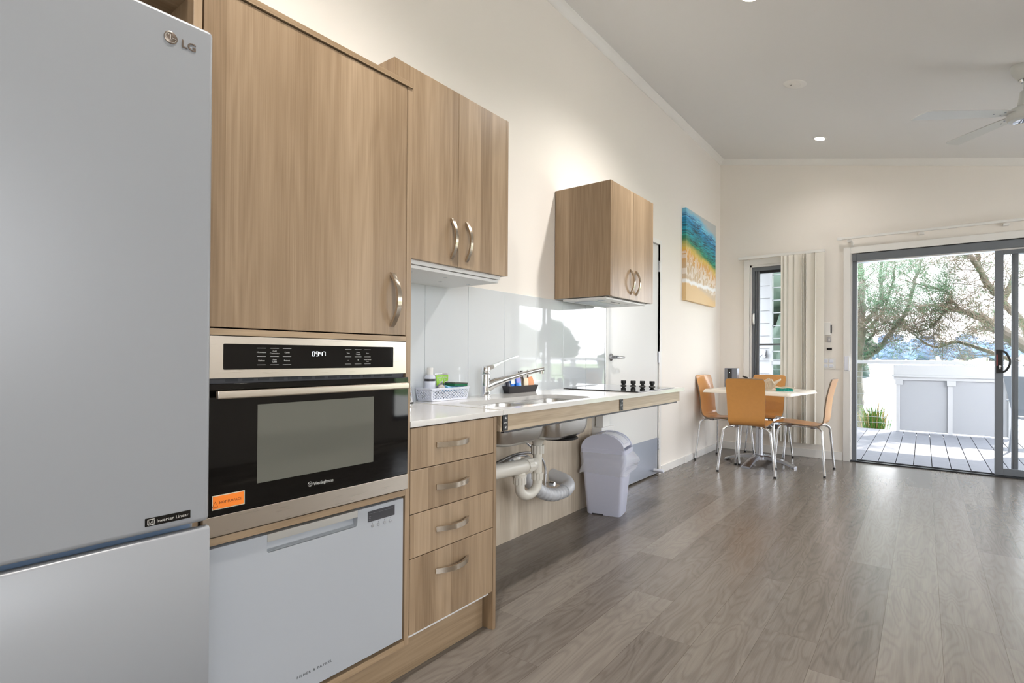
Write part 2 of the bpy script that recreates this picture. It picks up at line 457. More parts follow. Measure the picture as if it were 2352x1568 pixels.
h = MB(); h.box(-1.524, -1.510, YF-.014, YF+.012, 1.42, 1.545, .005); h.tube([(-1.517, YF-.012, 1.535), (-1.517, YF-.03, 1.52), (-1.517, YF-.03, 1.45), (-1.517, YF-.012, 1.43)], .006, 8, 4)
h.build('window_handle', M['trimw'], wd)

# ---- door_1: aluminium sliding door; left half open
sd = thing('door_1', (.29, YF, 0), 'grey aluminium sliding glass door to the deck, left half open', 'sliding door', kind='structure')
a = MB()
a.box(-.655, -.592, YF-.018, YF, 0, 2.178, .003); a.box(-.592, 1.175, YF-.018, YF, 2.112, 2.178, .003); a.box(1.175, 1.24, YF-.018, YF, 0, 2.178, .003)
a.box(-.594, -.580, YF-.006, YF+.05, .02, 2.112)
a.build('door_trim', M['trimw'], sd)
f = MB()
f.box(-.580, -.541, YF+.012, YF+.11, .012, 2.104, .002); f.box(1.136, 1.175, YF+.012, YF+.11, .012, 2.104, .002)
f.box(-.541, 1.136, YF-.012, YF+.11, 2.034, 2.104, .004); f.box(-.580, -.541, YF-.012, YF+.012, 2.034, 2.104, .003)
f.build('door_frame', M['frame'], sd)
f = MB(); f.box(-.592, 1.175, YF-.004, YF+.12, 2.104, 2.113); f.build('head_shadow_gap', M['framed'], sd)
f = MB(); f.box(-.580, 1.175, YF+.02, YF+.11, 2.022, 2.034); f.build('head_track', M['trimw'], sd)
f = MB(); f.box(-.592, 1.175, YF-.012, YF+.03, 0.0, .012, .002); f.box(-.592, 1.175, YF+.03, YF+.12, 0.0, .006, .001); f.box(-.58, 1.17, YF+.055, YF+.06, .006, .016); f.box(-.58, 1.17, YF+.085, YF+.09, .006, .016)
f.build('sill', M['framed'], sd)
lf = MB()
lf.box(.508, .566, YF+.03, YF+.062, .014, 2.022, .002); lf.box(1.08, 1.136, YF+.03, YF+.062, .014, 2.022, .002); lf.box(.566, 1.08, YF+.03, YF+.062, 1.985, 2.022, .002); lf.box(.566, 1.08, YF+.03, YF+.062, .014, .075, .002)
leaf = lf.build('sliding_leaf', M['frame'], sd)
g = MB(); g.box(.566, 1.08, YF+.044, YF+.048, .075, 1.985); g.build('leaf_pane', M['glass'], leaf, False)
h = MB(); h.box(.513, .556, YF+.018, YF+.031, .925, 1.135, .004)
h.tube([(.545, YF+.016, 1.125), (.575, YF-.012, 1.11), (.598, YF-.03, 1.06), (.604, YF-.034, 1.03), (.598, YF-.03, .99), (.575, YF-.012, .945), (.545, YF+.016, .932)], .0085, 10, 5)
hd = h.build('leaf_handle', M['black'], leaf)
h = MB(); h.box(.518, .526, YF+.0155, YF+.019, .99, 1.09, .001); h.build('red_indicator', simple('red_indicator', (150, 60, 58), .4), leaf)
h = MB(); h.cyl((.541, YF+.019, .985), (.541, YF+.006, .985), .009); h.box(.536, .546, YF+.008, YF+.018, .958, .985, .002); h.build('key_cylinder', M['satin'], leaf)
fx = MB()
fx.box(.623, .668, YF+.07, YF+.1, .016, 2.022, .002); fx.box(.640, .645, YF+.066, YF+.072, .016, 2.022); fx.box(1.10, 1.136, YF+.07, YF+.1, .016, 2.022, .002); fx.box(.668, 1.10, YF+.07, YF+.1, 1.985, 2.022); fx.box(.668, 1.10, YF+.07, YF+.1, .016, .07)
fxo = fx.build('fixed_panel', M['frame'], sd)
g = MB(); g.box(.668, 1.10, YF+.083, YF+.087, .07, 1.985); g.build('fixed_pane', M['glass'], fxo, False)
g = MB(); g.box(.648, .668, YF+.0655, YF+.0705, 1.03, 1.034); g.box(.648, .668, YF+.0655, YF+.0705, 1.054, 1.058); g.box(.648, .652, YF+.0655, YF+.0705, 1.03, 1.058); g.build('latch_keeper', M['satin'], sd)

# ---- door_2: white inner door on the left wall
d2 = thing('door_2', (XW, 4.14, 0), 'white inner door with lever handle and steel kick plate past the cooktop', 'door', kind='structure')
f = MB()
f.box(XW-.1, XW+.012, 3.612, DY0, 0, DZ+.04, .003); f.box(XW-.1, XW+.012, DY1, 4.682, 0, DZ+.04, .003); f.box(XW-.1, XW+.012, DY0, DY1, DZ, DZ+.04, .003)
f.build('door_frame', M['trimw'], d2)
l = MB(); l.box(XW-.042, XW-.004, DY0+.003, DY1-.003, .012, DZ-.004, .002)
leaf = l.build('door_leaf', M['doorw'], d2)
kp = MB(); kp.box(XW-.004, XW-.002, 3.69, 4.628, .016, .33, .0005); kp.build('kick_plate', brushed('kick_plate_steel', (186, 192, 204), .3, 'Y', 600), leaf)
h = MB()
h.lathe([(0, 0), (.029, 0), (.029, .004), (.024, .010), (.013, .014), (.0115, .05), (0, .05)], (XW-.004, 3.722, 1.046), 28, Matrix.Rotation(PI/2, 4, 'Y'))
h.tube([(XW+.045, 3.722, 1.046), (XW+.05, 3.74, 1.046), (XW+.05, 3.80, 1.045), (XW+.046, 3.845, 1.044)], [.0105, .0105, .0095, .008], 12, 4)
h.build('lever_handle', M['satin'], leaf)
for z in (1.861, 1.048, .272):
    h = MB(); h.cyl((XW+.004, DY1-.001, z-.05), (XW+.004, DY1-.001, z+.05), .0065, n=12); h.box(XW-.003, XW+.002, DY1-.016, DY1+.012, z-.05, z+.05)
    h.build('hinge', M['satin'], d2)
h = MB(); h.cyl((XW-.003, 4.555, .05), (XW+.07, 4.555, .05), .016, n=20); h.cyl((XW+.07, 4.555, .05), (XW+.085, 4.555, .05), .0165, .013, n=20)
h.build('door_stop', M['plastw'], leaf)

# ---- right-hand windows (seen only as light and reflections)
def side_window(n, y0, y1, z0, z1, lab):
    r = thing('window_%d' % n, (XR, (y0+y1)/2, z0), lab, 'window', kind='structure')
    f = MB()
    for a0, a1, b0, b1 in ((y0, y0+.05, z0, z1), (y1-.05, y1, z0, z1), (y0, y1, z1-.05, z1), (y0, y1, z0, z0+.05), ((y0+y1)/2-.025, (y0+y1)/2+.025, z0, z1)):
        f.box(XR+.02, XR+.09, a0, a1, b0, b1)
    f.build('window_frame', M['frame'], r)
    g = MB(); g.box(XR+.05, XR+.054, y0+.04, y1-.04, z0+.04, z1-.04); g.build('window_pane', M['glass'], r, False)
side_window(2, 4.38, 5.7, .24, 2.18, 'large side window beyond the right edge, mirrored in the oven glass')
side_window(3, -2.2, 1.0, 1.05, 2.24, 'side window opposite the fridge, mirrored in its door')
# ================================================================== KITCHEN
E3 = Vector((0, 1, 0)); UP = Vector((0, 0, 1))
# ---- bow handle (vertical or horizontal) on a face x = xf
def bow(mb, xf, y0, z0, y1, z1, wid=.0125, proj=.032, n=18):
    """flat bow: strap of constant width swept along an arc standing off the door"""
    a = Vector((xf, y0, z0)); b = Vector((xf, y1, z1)); d = (b-a).normalized(); s = Vector((1, 0, 0)).cross(d)
    loops = []
    for i in range(n+1):
        t = i/n; q = math.sin(PI*t)**.8
        c = a.lerp(b, t); out = proj*q
        th = .0045 + .010*(abs(2*t-1)**4)          # thicker at the feet
        x1 = out + .004; x0 = max(out-th, -.0005)
        if i in (0, n): x0 = -.0005
        loops.append([c+s*(-wid/2)+Vector((x0, 0, 0)), c+s*(wid/2)+Vector((x0, 0, 0)), c+s*(wid/2)+Vector((x1, 0, 0)), c+s*(-wid/2)+Vector((x1, 0, 0))])
    mb.loft(loops, True, True)
    return mb

# ---- fridge
fr = thing('refrigerator', (-1.5, .218, 0), 'tall white fridge freezer at the left edge, two doors one above the other', 'refrigerator')
FX = -1.188
b = MB(); b.box(-1.87, -1.262, -.078, .514, .03, 1.716, .006); b.build('body', M['fridge'], fr)
b = MB(); b.box(-1.256, FX, -.08, .516, .7015, 1.726, .010, 3); ud = b.build('upper_door', M['fridge'], fr)
b = MB()
prof = [(-1.256, .06), (FX-.008, .06), (FX, .068), (FX, .684), (FX-.004, .6895), (FX-.016, .6905), (FX-.045, .676), (-1.256, .676)]
b.prism([(x, -.08, z) for x, z in prof], (0, .596, 0)); ld = b.build('lower_door', M['fridge'], fr, ang=50)
b = MB(); b.box(-1.262, -1.258, -.07, .506, .66, .72); b.build('door_gap', M['fgap'], fr)
b = MB(); b.box(-1.86, -1.24, -.06, .50, 0, .06); b.build('foot_plinth', M['dgrey'], fr)
# round emblem and letters
b = MB(); b.lathe([(0, 0), (.0121, 0), (.0121, .0016), (.0112, .0022), (0, .0022)], (FX-.0002, .4337, 1.6765), 40, Matrix.Rotation(PI/2, 4, 'Y'))
b.text('LG', .0215, (FX+.0002, .4525, 1.6675), E3, UP, width=.0262, depth=.002, weight=.028)
bd = b.build('brand_badge', M['logo'], ud)
b = MB(); cx, cz, X0 = .4337, 1.6765, FX+.0022
b.tube([(X0, cx+.0096*math.cos(math.radians(a)), cz+.0096*math.sin(math.radians(a))) for a in range(75, 361, 9)]+[(X0, cx+.002, cz)], .0005, 6)
b.tube([(X0, cx-.001, cz+.0052), (X0, cx-.001, cz-.0045), (X0, cx+.0025, cz-.0045)], .0005, 6)
b.cyl((X0-.0002, cx-.0046, cz+.0048), (X0+.0005, cx-.0046, cz+.0048), .0011, n=12)
b.build('emblem_lines', M['logol'], bd)
b = MB(); b.box(FX-.0005, FX+.0012, .397, .478, .7165, .7325, .0006)
bd = b.build('name_plate', M['bpanel'], ud)
b = MB(); X0 = FX+.0014
for r_, w_ in ((.0055, .0006), (.0044, .0004)):
    q = [(X0, .4075+y, .7245+z) for y, z in rrect(-r_*1.15, r_*1.15, -r_, r_, .002, 4)]; b.tube(q+[q[0]], w_*.7, 5)
b.text('LC', .006, (X0, .4075, .7223), E3, UP, align='CENTER', weight=.02)
b.text('Inverter Linear', .0085, (X0, .4165, .7215), E3, UP, width=.057, weight=.006)
b.build('lettering', M['logol'], bd)

# ---- tall cabinet around oven and dishwasher
TY0, TY1 = .524, 1.178
tc = thing('tall_oak_cabinet', (-1.6, .85, 0), 'tall oak cabinet housing oven and dishwasher, beside the fridge', 'cabinet')
for ya, yb in ((TY0, .543), (1.1585, TY1)):
    b = MB(); b.box(-1.885, XF, ya, yb, .1245, 1.906, .0008, 1); b.build('side_panel', M['oakv'], tc)
b = MB(); b.box(-1.885, XF+.004, TY0, TY1, 1.906, 1.922, .0008, 1); b.build('top_panel', M['oakh'], tc)
for za, zb in ((1.0945, 1.110), (.6045, .6225), (.125, .144)):
    b = MB(); b.box(-1.885, XF, .543, 1.1585, za, zb, .0006, 1); b.build('shelf', M['oakh'], tc)
b = MB(); b.box(-1.885, -1.875, .543, 1.1585, .125, 1.906); b.build('back_panel', M['melam'], tc)
b = MB(); b.box(XF-.019, XF, .5465, 1.1555, 1.1135, 1.9025, .0006, 1); dr = b.build('door', M['oakv'], tc)
b = MB(); bow(b, XF, 1.0985, 1.306, 1.0985, 1.138, .0155, .036); b.build('handle', M['nickel'], dr)
# ---- cupboard above the fridge
oc = thing('overfridge_cupboard', (-1.7, .2, 1.9), 'oak cupboard in shadow above and behind the white fridge top', 'cabinet')
b = MB(); b.box(XW, -1.352, -.3515, TY0, 1.865, 1.922); b.build('carcass', M['oakh'], oc)
b = MB(); b.box(-1.352, -1.334, -.345, TY0-.006, 1.867, 1.92, .0006, 1); b.build('front_board', M['oakh'], oc)
sp = tag(MB().box(-1.885, -1.30, -.37, -.352, 0, 1.922).build('fridge_end_panel', M['oakv']), 'oak end panel on the far side of the fridge, outside the view', 'panel')
# ---- kick board
kb = MB(); kb.box(-1.375, -1.357, TY0, 1.598, .0, .124, .0005, 1)
tag(kb.build('kickboard', M['oakh']), 'recessed oak kickboard under the tall cabinet and drawer unit', 'kickboard')

# ---- oven
ov = thing('built_in_oven', (-1.4, .85, .62), 'stainless and black glass built-in combination oven showing 09:47', 'oven')
OX = XF+.004
OY0, OY1 = .5465, 1.1545
b = MB(); b.box(-1.80, XF-.02, OY0+.01, OY1-.01, .63, 1.09); b.build('body', M['dgrey'], ov)
b = MB()
b.plate([(z, y) for y, z in [(OY0, .9935), (OY1, .9935), (OY1, 1.0925), (OY0, 1.0925)]], [[(z, y) for z, y in [(p[0], p[1]) for p in rrect(1.0130, 1.0750, .5935, 1.1035, .003, 4)]]], -.0225, 0)
# plate() builds in XY: rotate so that local x->z, local y->y, local z->x
bmesh.ops.transform(b.bm, matrix=Matrix(((0, 0, 1, OX), (0, 1, 0, 0), (1, 0, 0, 0), (0, 0, 0, 1))), verts=b.bm.verts)
b.build('control_fascia', M['steel'], ov)
b = MB(); b.box(OX-.02, OX-.0015, .594, 1.103, 1.0135, 1.0745); cp = b.build('control_panel', M['bglass'], ov)
X0 = OX-.0014; b = MB()
for (ya, yb) in ((.675, .697), (.709, .731), (.742, .765)):
    for z in (1.0655, 1.0448, 1.0240): b.box(X0, X0+.0004, ya, yb, z-.00045, z+.00045)
def lab(txt, y, z, s, w=None): b.text(txt, s, (X0+.0002, y, z), E3, UP, align='CENTER', weight=.012, width=w, depth=.0003)
lab('Microwave', .686, 1.0535, .0052, .0235); lab('Grill/', .720, 1.0565, .0052); lab('Convection', .720, 1.0510, .0052, .0245); lab('Combi', .7535, 1.0535, .0052)
lab('Defrost', .686, 1.0328, .0052); lab('Auto', .720, 1.0352, .0052); lab('Cook', .720, 1.0298, .0052); lab('Preheat', .7535, 1.0328, .0052)
b.build('function_markings', M['mark'], cp); b = MB()
for (ya, yb) in ((.929, .950), (.962, .985), (.996, 1.018)):
    for z in (1.0655, 1.0448, 1.0240): b.box(X0, X0+.0004, ya, yb, z-.00045, z+.00045)
lab('Time', .9395, 1.0535, .0048); lab('Power', .9735, 1.0562, .0046); lab('Temp/kg', .9735, 1.0508, .0046); lab('Start', 1.007, 1.0535, .0048)
lab('-', .9395, 1.0325, .009); lab('+', .9735, 1.0322, .009); lab('Stop/Cancel', 1.007, 1.0352, .0044, .0255); lab('Lock', 1.007, 1.0300, .0044)
b.build('control_markings', M['mark'], cp)
# seven-segment clock
b = MB(); SEG = {'a': ((0, 1), (1, 1)), 'b': ((1, .5), (1, 1)), 'c': ((1, 0), (1, .5)), 'd': ((0, 0), (1, 0)), 'e': ((0, 0), (0, .5)), 'f': ((0, .5), (0, 1)), 'g': ((0, .5), (1, .5))}
for dg, y0 in (('abcdef', .826), ('abcfgd', .8372), ('bcfg', .8488), ('abc', .8588)):
    for sname in dg:
        (u0, v0), (u1, v1) = SEG[sname]; ww, hh, z0 = .0066, .0115, 1.0465
        ya, yb = y0+u0*ww, y0+u1*ww; za, zb = z0+v0*hh, z0+v1*hh
        if ya == yb: b.box(X0, X0+.0004, ya-.0006, ya+.0006, za+.0007, zb-.0007)
        else: b.box(X0, X0+.0004, ya+.0005, yb-.0005, za-.0006, za+.0006)
for z in (1.0500, 1.0550): b.box(X0, X0+.0004, .8457, .8467, z-.0006, z+.0006)
b.build('clock_digits', M['clock'], cp)
# vent slots
b = MB(); b.box(OX-.03, OX-.012, OY0, OY1, .9815, .9935); vs = b.build('vent_strip', M['dgrey'], ov)
b = MB(); y = .605
for k in range(13): b.box(OX-.0125, OX-.0112, y, y+.028, .9845, .9915); y += .0395
b.build('vent_slots', M['slot'], vs)
# door
b = MB(); b.box(XF-.018, OX+.012, OY0, OY1, .677, .9815, .002); od = b.build('oven_door', M['bglass'], ov)
b = MB(); b.box(XF-.018, OX+.0125, OY0, OY1, .6295, .6765, .0015); b.build('door_trim', M['steel'], od)
b = MB(); b.box(OX+.0115, OX+.0124, .6705, 1.020, .7350, .9275); b.build('door_window', M['ovenwin'], od)
b = MB(); HX = -1.262
b.box(HX-.006, HX+.006, .560, 1.128, .9478, .9665, .0035, 3); b.box(OX+.01, HX, .578, .598, .950, .964, .002); b.box(OX+.01, HX, 1.092, 1.112, .950, .964, .002)
b.build('oven_handle', M['steel'], od)
X0 = OX+.0124; b = MB()
q = [(X0, .8140+.0062*math.cos(a*PI/16), .7068+.0062*math.sin(a*PI/16)) for a in range(33)]; b.tube(q, .0005, 6)
b.tube([(X0, .8140+u*.0042, .7068+v*.0042) for u, v in ((-1, .75), (-.5, -.3), (0, .55), (.5, -.3), (1, .75))], .00055, 6)
b.box(X0-.0003, X0+.0004, .8112, .8168, .7030, .7040)
for u, v in ((-1, .75), (0, .55), (1, .75)): b.cyl((X0-.0003, .8140+u*.0042, .7068+v*.0042), (X0+.0006, .8140+u*.0042, .7068+v*.0042), .0009, n=10)
b.text('Westinghouse', .0125, (X0+.0002, .8235, .7020), E3, UP, width=.061, weight=.004)
b.build('brand_lettering', M['mark'], od)
b = MB(); b.box(OX+.0118, OX+.0127, .5655, .6405, .6915, .7245, .0002); st = b.build('warning_sticker', M['stkb'], od)
b = MB(); b.box(OX+.0122, OX+.0131, .5675, .6385, .6935, .7225); so = b.build('orange_label', M['orange'], od)
b = MB(); X0 = OX+.0132
b.text('HOT SURFACE', .0082, (X0, .5815, .7045), E3, UP, width=.050, weight=.004)
q = [(X0, .5725+u*.0066, .7025+v*.0075) for u, v in ((-1, -.6), (1, -.6), (0, 1.1), (-1, -.6))]; b.tube(q, .0005, 5)
b.build('sticker_lettering', M['stkt'], so)

# ---- dishwasher
dw = thing('dishwasher_drawer', (-1.4, .85, .15), 'white dishwasher drawer below the oven with recessed grip and small display', 'dishwasher')
b = MB(); b.box(-1.82, XF-.03, .552, 1.148, .158, .596); b.build('body', M['dgrey'], dw)
# front panel with a notch for the grip
b = MB()
ycorn = [(.5475, .157), (1.1485, .157), (1.1485, .5985)]
notch = [(.978, .5985)] + [(.975-.008+.008*math.cos(a), .5605+.008*math.sin(a)-.001) for a in [k*-PI/10 for k in range(6)]] + [(.712+.008*math.cos(a), .5605+.008*math.sin(a)-.001) for a in [-PI/2-k*PI/10 for k in range(6)]] + [(.705, .5985)]
pts = ycorn+notch+[(.5475, .5985)]
b.prism([(XF-.024, y, z) for y, z in pts], (.0265, 0, 0))
dp = b.build('front_panel', M['dw'], dw, ang=30)
b = MB()
prof = [(XF-.024, .5525), (XF-.016, .5515), (XF-.002, .5528), (XF-.002, .5535), (XF-.014, .5565), (XF-.020, .566), (XF-.021, .579), (XF-.024, .579)]
b.prism([(x, .706, z) for x, z in prof], (0, .271, 0)); b.build('grip_recess', M['dw'], dp)
b = MB(); b.box(XF-.022, XF+.0022, .7055, .9775, .5785, .5983, .0012); b.build('grip_bar', M['dwgrey'], dp)
b = MB(); b.box(XF+.0015, XF+.0032, 1.0125, 1.1145, .5545, .5862, .0006); ds = b.build('display', M['dgrey'], dp)
b = MB(); X0 = XF+.0033
for z, t_ in ((.5775, 'Heavy  Normal  Eco  Fast  Rinse  Delicate'), ): b.text(t_, .004, (X0, 1.0155, z), E3, UP, width=.09)
for z in (.569, .564, .559): b.text('Wash', .0035, (X0, 1.0155, z), E3, UP)
b.build('display_markings', simple('faint_mark', (120, 120, 124), .5), ds)
for y, z in ((1.029, .5405), (1.0518, .5402), (1.0747, .5402), (1.0968, .5400)):
    b = MB(); b.cyl((XF+.001, y, z), (XF+.0042, y, z), .0056, .0046, n=20); b.build('push_button', M['satin'], dp)
gi = simple('grey_ink', (92, 94, 96), .5)
for y in (1.029, 1.0518, 1.0747, 1.0968):
    b = MB(); b.text('o', .004, (XF+.0028, y, .5482), E3, UP, align='CENTER'); b.build('button_icon', gi, dp)
b = MB(); b.text('FISHER & PAYKEL', .0092, (XF+.0028, .788, .1978), E3, UP, width=.105, weight=.012, space=1.35)
b.build('brand_lettering', gi, dp)

# ---- drawer unit
du = thing('drawer_unit', (-1.6, 1.4, 0), 'oak base unit of four drawers between tall cabinet and sink', 'drawer unit')
b = MB(); b.box(-1.885, XF, 1.6025, 1.6195, 0, .816, .0008, 1); b.build('end_panel', M['oakv'], du)
b = MB(); b.box(-1.885, XF-.022, 1.1805, 1.6025, .13, .146); b.box(-1.885, -1.87, 1.1805, 1.6025, .13, .816); b.box(-1.885, XF-.022, 1.1805, 1.1955, .13, .816); b.box(-1.40, XF-.022, 1.1955, 1.6025, .80, .816)
b.build('carcass', M['melam'], du)
for z0, z1, hz in ((.6800, .8140, .7485), (.5375, .6772, .6055), (.3950, .5347, .4640), (.1500, .3922, .3225)):
    b = MB(); b.box(XF-.019, XF, 1.1805, 1.5998, z0, z1, .0007, 1); dr = b.build('drawer_front', M['oakv'], du)
    b = MB(); bow(b, XF, 1.295, hz, 1.459, hz, .0175, .030); b.build('handle', M['nickel'], dr)
# ---- fixed bench top
bt = MB(); bt.box(-1.886, XF+.002, TY1+.001, 1.6550, .8175, .8375, .0012)
tag(bt.build('fixed_benchtop', M['quartz']), 'short fixed off-white stone benchtop over the drawer unit', 'benchtop')

# ---- height-adjustable bench
lb = thing('adjustable_bench', (-1.6, 2.66, .84), 'long height-adjustable off-white bench on lifting column, open underneath', 'bench')
b = MB(); hole = rrect(-1.662, -1.358, 1.735, 2.505, .085, 8)
b.plate([(-1.886, 1.6570), (XF+.002, 1.6570), (XF+.002, 3.672), (-1.886, 3.672)], [hole], .8185, .8395)
b.build('worktop', M['quartz'], lb)
AX = -1.325
b = MB(); b.box(AX-.018, AX, 1.664, 3.622, .7505, .8185, .0008, 1); ap = b.build('front_apron', M['oakh_lit'], lb)
for ya, yb in ((1.664, 1.682), (3.604, 3.622)):
    b = MB(); b.box(-1.885, AX-.018, ya, yb, .7505, .8185); b.build('side_apron', M['oakv'], lb)
b = MB(); b.box(AX-.02, AX-.004, 1.69, 3.585, .7415, .7505, .002); b.build('safety_edge', M['dgrey'], lb)
for y0, y1 in ((1.6715, 1.7050), (2.708, 2.744)):
    b = MB(); b.box(AX-.001, AX+.005, y0, y1, .7535, .8165, .0012); sw = b.build('raise_lower_switch', M['black'], lb)
    b = MB(); yc = (y0+y1)/2; X0 = AX+.0052
    for z in (.8035, .7665): b.lathe([(0, 0), (.0105, 0), (.0100, .0016), (0, .002)], (X0-.0004, yc, z), 24, Matrix.Rotation(PI/2, 4, 'Y'))
    b.build('switch_button', M['dgrey'], sw)
    b = MB(); X1 = X0+.0016
    b.prism([(X1, yc-.005, .8005), (X1, yc+.005, .8005), (X1, yc, .8085)], (.0006, 0, 0)); b.prism([(X1, yc-.005, .7695), (X1, yc, .7615), (X1, yc+.005, .7695)], (.0006, 0, 0))
    b.text('ROPOX', .0062, (X0, yc, .7825), E3, UP, align='CENTER', width=.023, weight=.012)
    b.build('switch_markings', M['trimw'], sw)
b = MB(); b.box(-1.872, -1.815, 3.45, 3.555, .50, .745, .003); b.box(-1.885, -1.795, 3.395, 3.585, 0, .548, .004)
b.build('lifting_column', M['trimw'], lb)
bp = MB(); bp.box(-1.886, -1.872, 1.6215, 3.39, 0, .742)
tag(bp.build('oak_back_panel', M['oakp']), 'oak back panel under the adjustable bench, side light put into its paler colour', 'panel')

# ---- sink
sk = thing('double_sink', (-1.51, 2.12, .82), 'undermounted double-bowl stainless sink in the adjustable bench', 'sink')
fl = MB(); o_ = rrect(-1.69, -1.345, 1.695, 2.545, .03, 4)
fl.plate(o_, [rrect(-1.655, -1.366, 1.742, 2.092, .075, 8), rrect(-1.655, -1.366, 2.122, 2.498, .075, 8)], .8165, .8183)
fl.build('flange', M['sink'], sk)
def bowl(y0, y1, zb, name):
    b = MB(); loops = []
    prof = [(0, .8175), (.002, .80), (.006, .74), (.010, zb+.055), (.022, zb+.022), (.05, zb+.005), (.09, zb)]
    for ins, z in prof: loops.append([(x, y, z) for x, y in rrect(-1.655+ins, -1.366-ins, y0+ins, y1-ins, max(.075-ins*.15, .03), 8)])
    b.loft(loops, False, True)
    outer = []
    for ins, z in prof: outer.append([(x, y, z-.0022) for x, y in rrect(-1.6575+ins, -1.3635-ins, y0-.0025+ins, y1+.0025-ins, max(.077-ins*.15, .03), 8)])
    b.loft(outer, False, True)
    return b.build(name, M['sink'], sk)
bw1 = bowl(1.742, 2.092, .657, 'bowl'); bw2 = bowl(2.122, 2.498, .642, 'bowl')
for (yc, zb, par) in ((1.917, .657, bw1), (2.31, .642, bw2)):
    b = MB(); b.lathe([(0, .0012), (.030, .0012), (.040, .003), (.043, .0006)], (-1.51, yc, zb), 28); b.build('basket_waste', M['chrome'], par)
b = MB(); b.lathe([(0, 0), (.1, 0), (.105, .004), (.1, .010), (0, .010)], (-1.50, 2.36, .628), 36); b.build('sound_pad', M['black'], sk)

# ---- waste pipes
wp = thing('sink_waste_pipe', (-1.57, 2.27, .5), 'white plastic sink trap and waste pipes under the adjustable bench', 'pipes')
T = Vector((-1.57, 2.276, 0))
b = MB(); b.lathe([(.040, .641), (.040, .632), (.0245, .60), (.0245, .595)], T, 32); b.cyl(T+Vector((0, 0, .60)), T+Vector((0, 0, .445)), .0235, n=28); b.build('tailpiece', M['pvc'], wp)
def nut(c, r, h, n=12, axis='Z'):
    b = MB(); pr = []
    for k in range(n*4):
        a = 2*PI*k/(n*4); rr = r if (k % 4) < 2 else r-.0025
        pr.append((rr*math.cos(a), rr*math.sin(a), 0))
    b.prism(pr, (0, 0, h))
    R = {'Z': Matrix(), 'Y': Matrix.Rotation(-PI/2, 4, 'X')}[axis]
    bmesh.ops.transform(b.bm, matrix=Matrix.Translation(c) @ R, verts=b.bm.verts)
    return b
nut(T+Vector((0, 0, .553)), .034, .043).build('pipe_nut', M['pvc'], wp)
nut(T+Vector((0, 0, .420)), .031, .035).build('pipe_nut', M['pvc'], wp)
lx = Vector((-1.57, 2.124, 0))
b = MB()
U = [T+Vector((0, 0, .445))]+[Vector((-1.57, 2.20+.076*math.cos(a), .405-.048*math.sin(a)*1.0-.0)) for a in [k*PI/14 for k in range(15)]]+[lx+Vector((0, 0, .455))]
U = [Vector((p.x, p.y, p.z)) for p in U]
b.tube(U, .0245, 20, 2); b.build('trap_bend', M['pvc'], wp)
nut(lx+Vector((0, 0, .425)), .033, .034).build('pipe_nut', M['pvc'], wp)
b = MB(); b.cyl(lx+Vector((0, 0, .455)), lx+Vector((0, 0, .52)), .028, n=28); b.lathe([(.028, .462), (.034, .458), (.034, .470), (.028, .474)], lx, 28); b.build('trap_arm', M['pvc'], wp)
b = MB(); b.cyl((-1.555, 1.632, .530), (-1.562, 2.185, .508), .0345, n=32); b.build('waste_pipe', M['pvc'], wp)
nb = nut(Vector((-1.5615, 2.150, .509)), .041, .040, axis='Y'); nb.build('pipe_nut', M['pvc'], wp)
b = MB(); b.tube([(-1.562, 2.188, .508), (-1.564, 2.215, .507), (-1.567, 2.245, .508), (-1.57, 2.268, .512)], [.036, .035, .027, .018], 24, 3); b.build('elbow', M['pvc'], wp)
b = MB(); pts = catmull([Vector(p) for p in [(-1.80, 2.30, .47), (-1.76, 2.37, .42), (-1.72, 2.455, .335), (-1.72, 2.541, .278), (-1.72, 2.645, .243), (-1.72, 2.74, .236), (-1.722, 2.800, .244)]], 16)
rad = [.036 + .003*math.sin(k*1.15) for k in range(len(pts))]
b.tube(pts, rad, 24); b.build('corrugated_hose', M['pvcg'], wp)
b = MB(); b.tube([(-1.722, 2.775, .238), (-1.723, 2.80, .243), (-1.724, 2.815, .247)], [.042, .043, .042], 24); b.tube([(-1.724, 2.812, .246), (-1.727, 2.838, .254), (-1.745, 2.862, .266), (-1.775, 2.872, .28), (-1.875, 2.875, .30)], .040, 24, 4); b.build('hose_coupling', M['pvcg'], wp)
b = MB(); b.lathe([(0, .02), (.03, .018), (.062, .006), (.066, 0)], (-1.872, 2.50, .41), 32, Matrix.Rotation(PI/2, 4, 'Y')); b.build('wall_flange', M['pvc'], wp)
# ---- water supply
ws = thing('water_supply_valve', (-1.75, 2.6, .4), 'small chrome stop valve with braided hoses behind the sink trap', 'valve')
b = MB(); b.cyl((-1.872, 2.615, .315), (-1.70, 2.625, .312), .009, n=16); b.cyl((-1.75, 2.62, .30), (-1.75, 2.62, .365), .011, n=16); b.cyl((-1.72, 2.625, .312), (-1.692, 2.628, .312), .016, .013, n=18); b.lathe([(0, .008), (.02, .007), (.028, 0)], (-1.872, 2.615, .315), 24, Matrix.Rotation(PI/2, 4, 'Y'))
b.build('stop_valve', M['chrome'], ws)
for pts in ([(-1.75, 2.62, .36), (-1.75, 2.612, .41), (-1.755, 2.585, .46), (-1.76, 2.50, .53), (-1.76, 2.35, .62)], [(-1.70, 1.66, .46), (-1.70, 1.90, .49), (-1.70, 2.109, .515), (-1.70, 2.209, .53), (-1.70, 2.323, .534), (-1.70, 2.412, .52), (-1.72, 2.48, .48)], [(-1.66, 2.00, .498), (-1.66, 2.122, .524), (-1.66, 2.212, .538), (-1.66, 2.288, .53), (-1.66, 2.335, .508), (-1.67, 2.36, .47)]):
    b = MB(); b.tube(pts, .0065, 10, 6); b.build('braided_hose', M['satin'], ws)
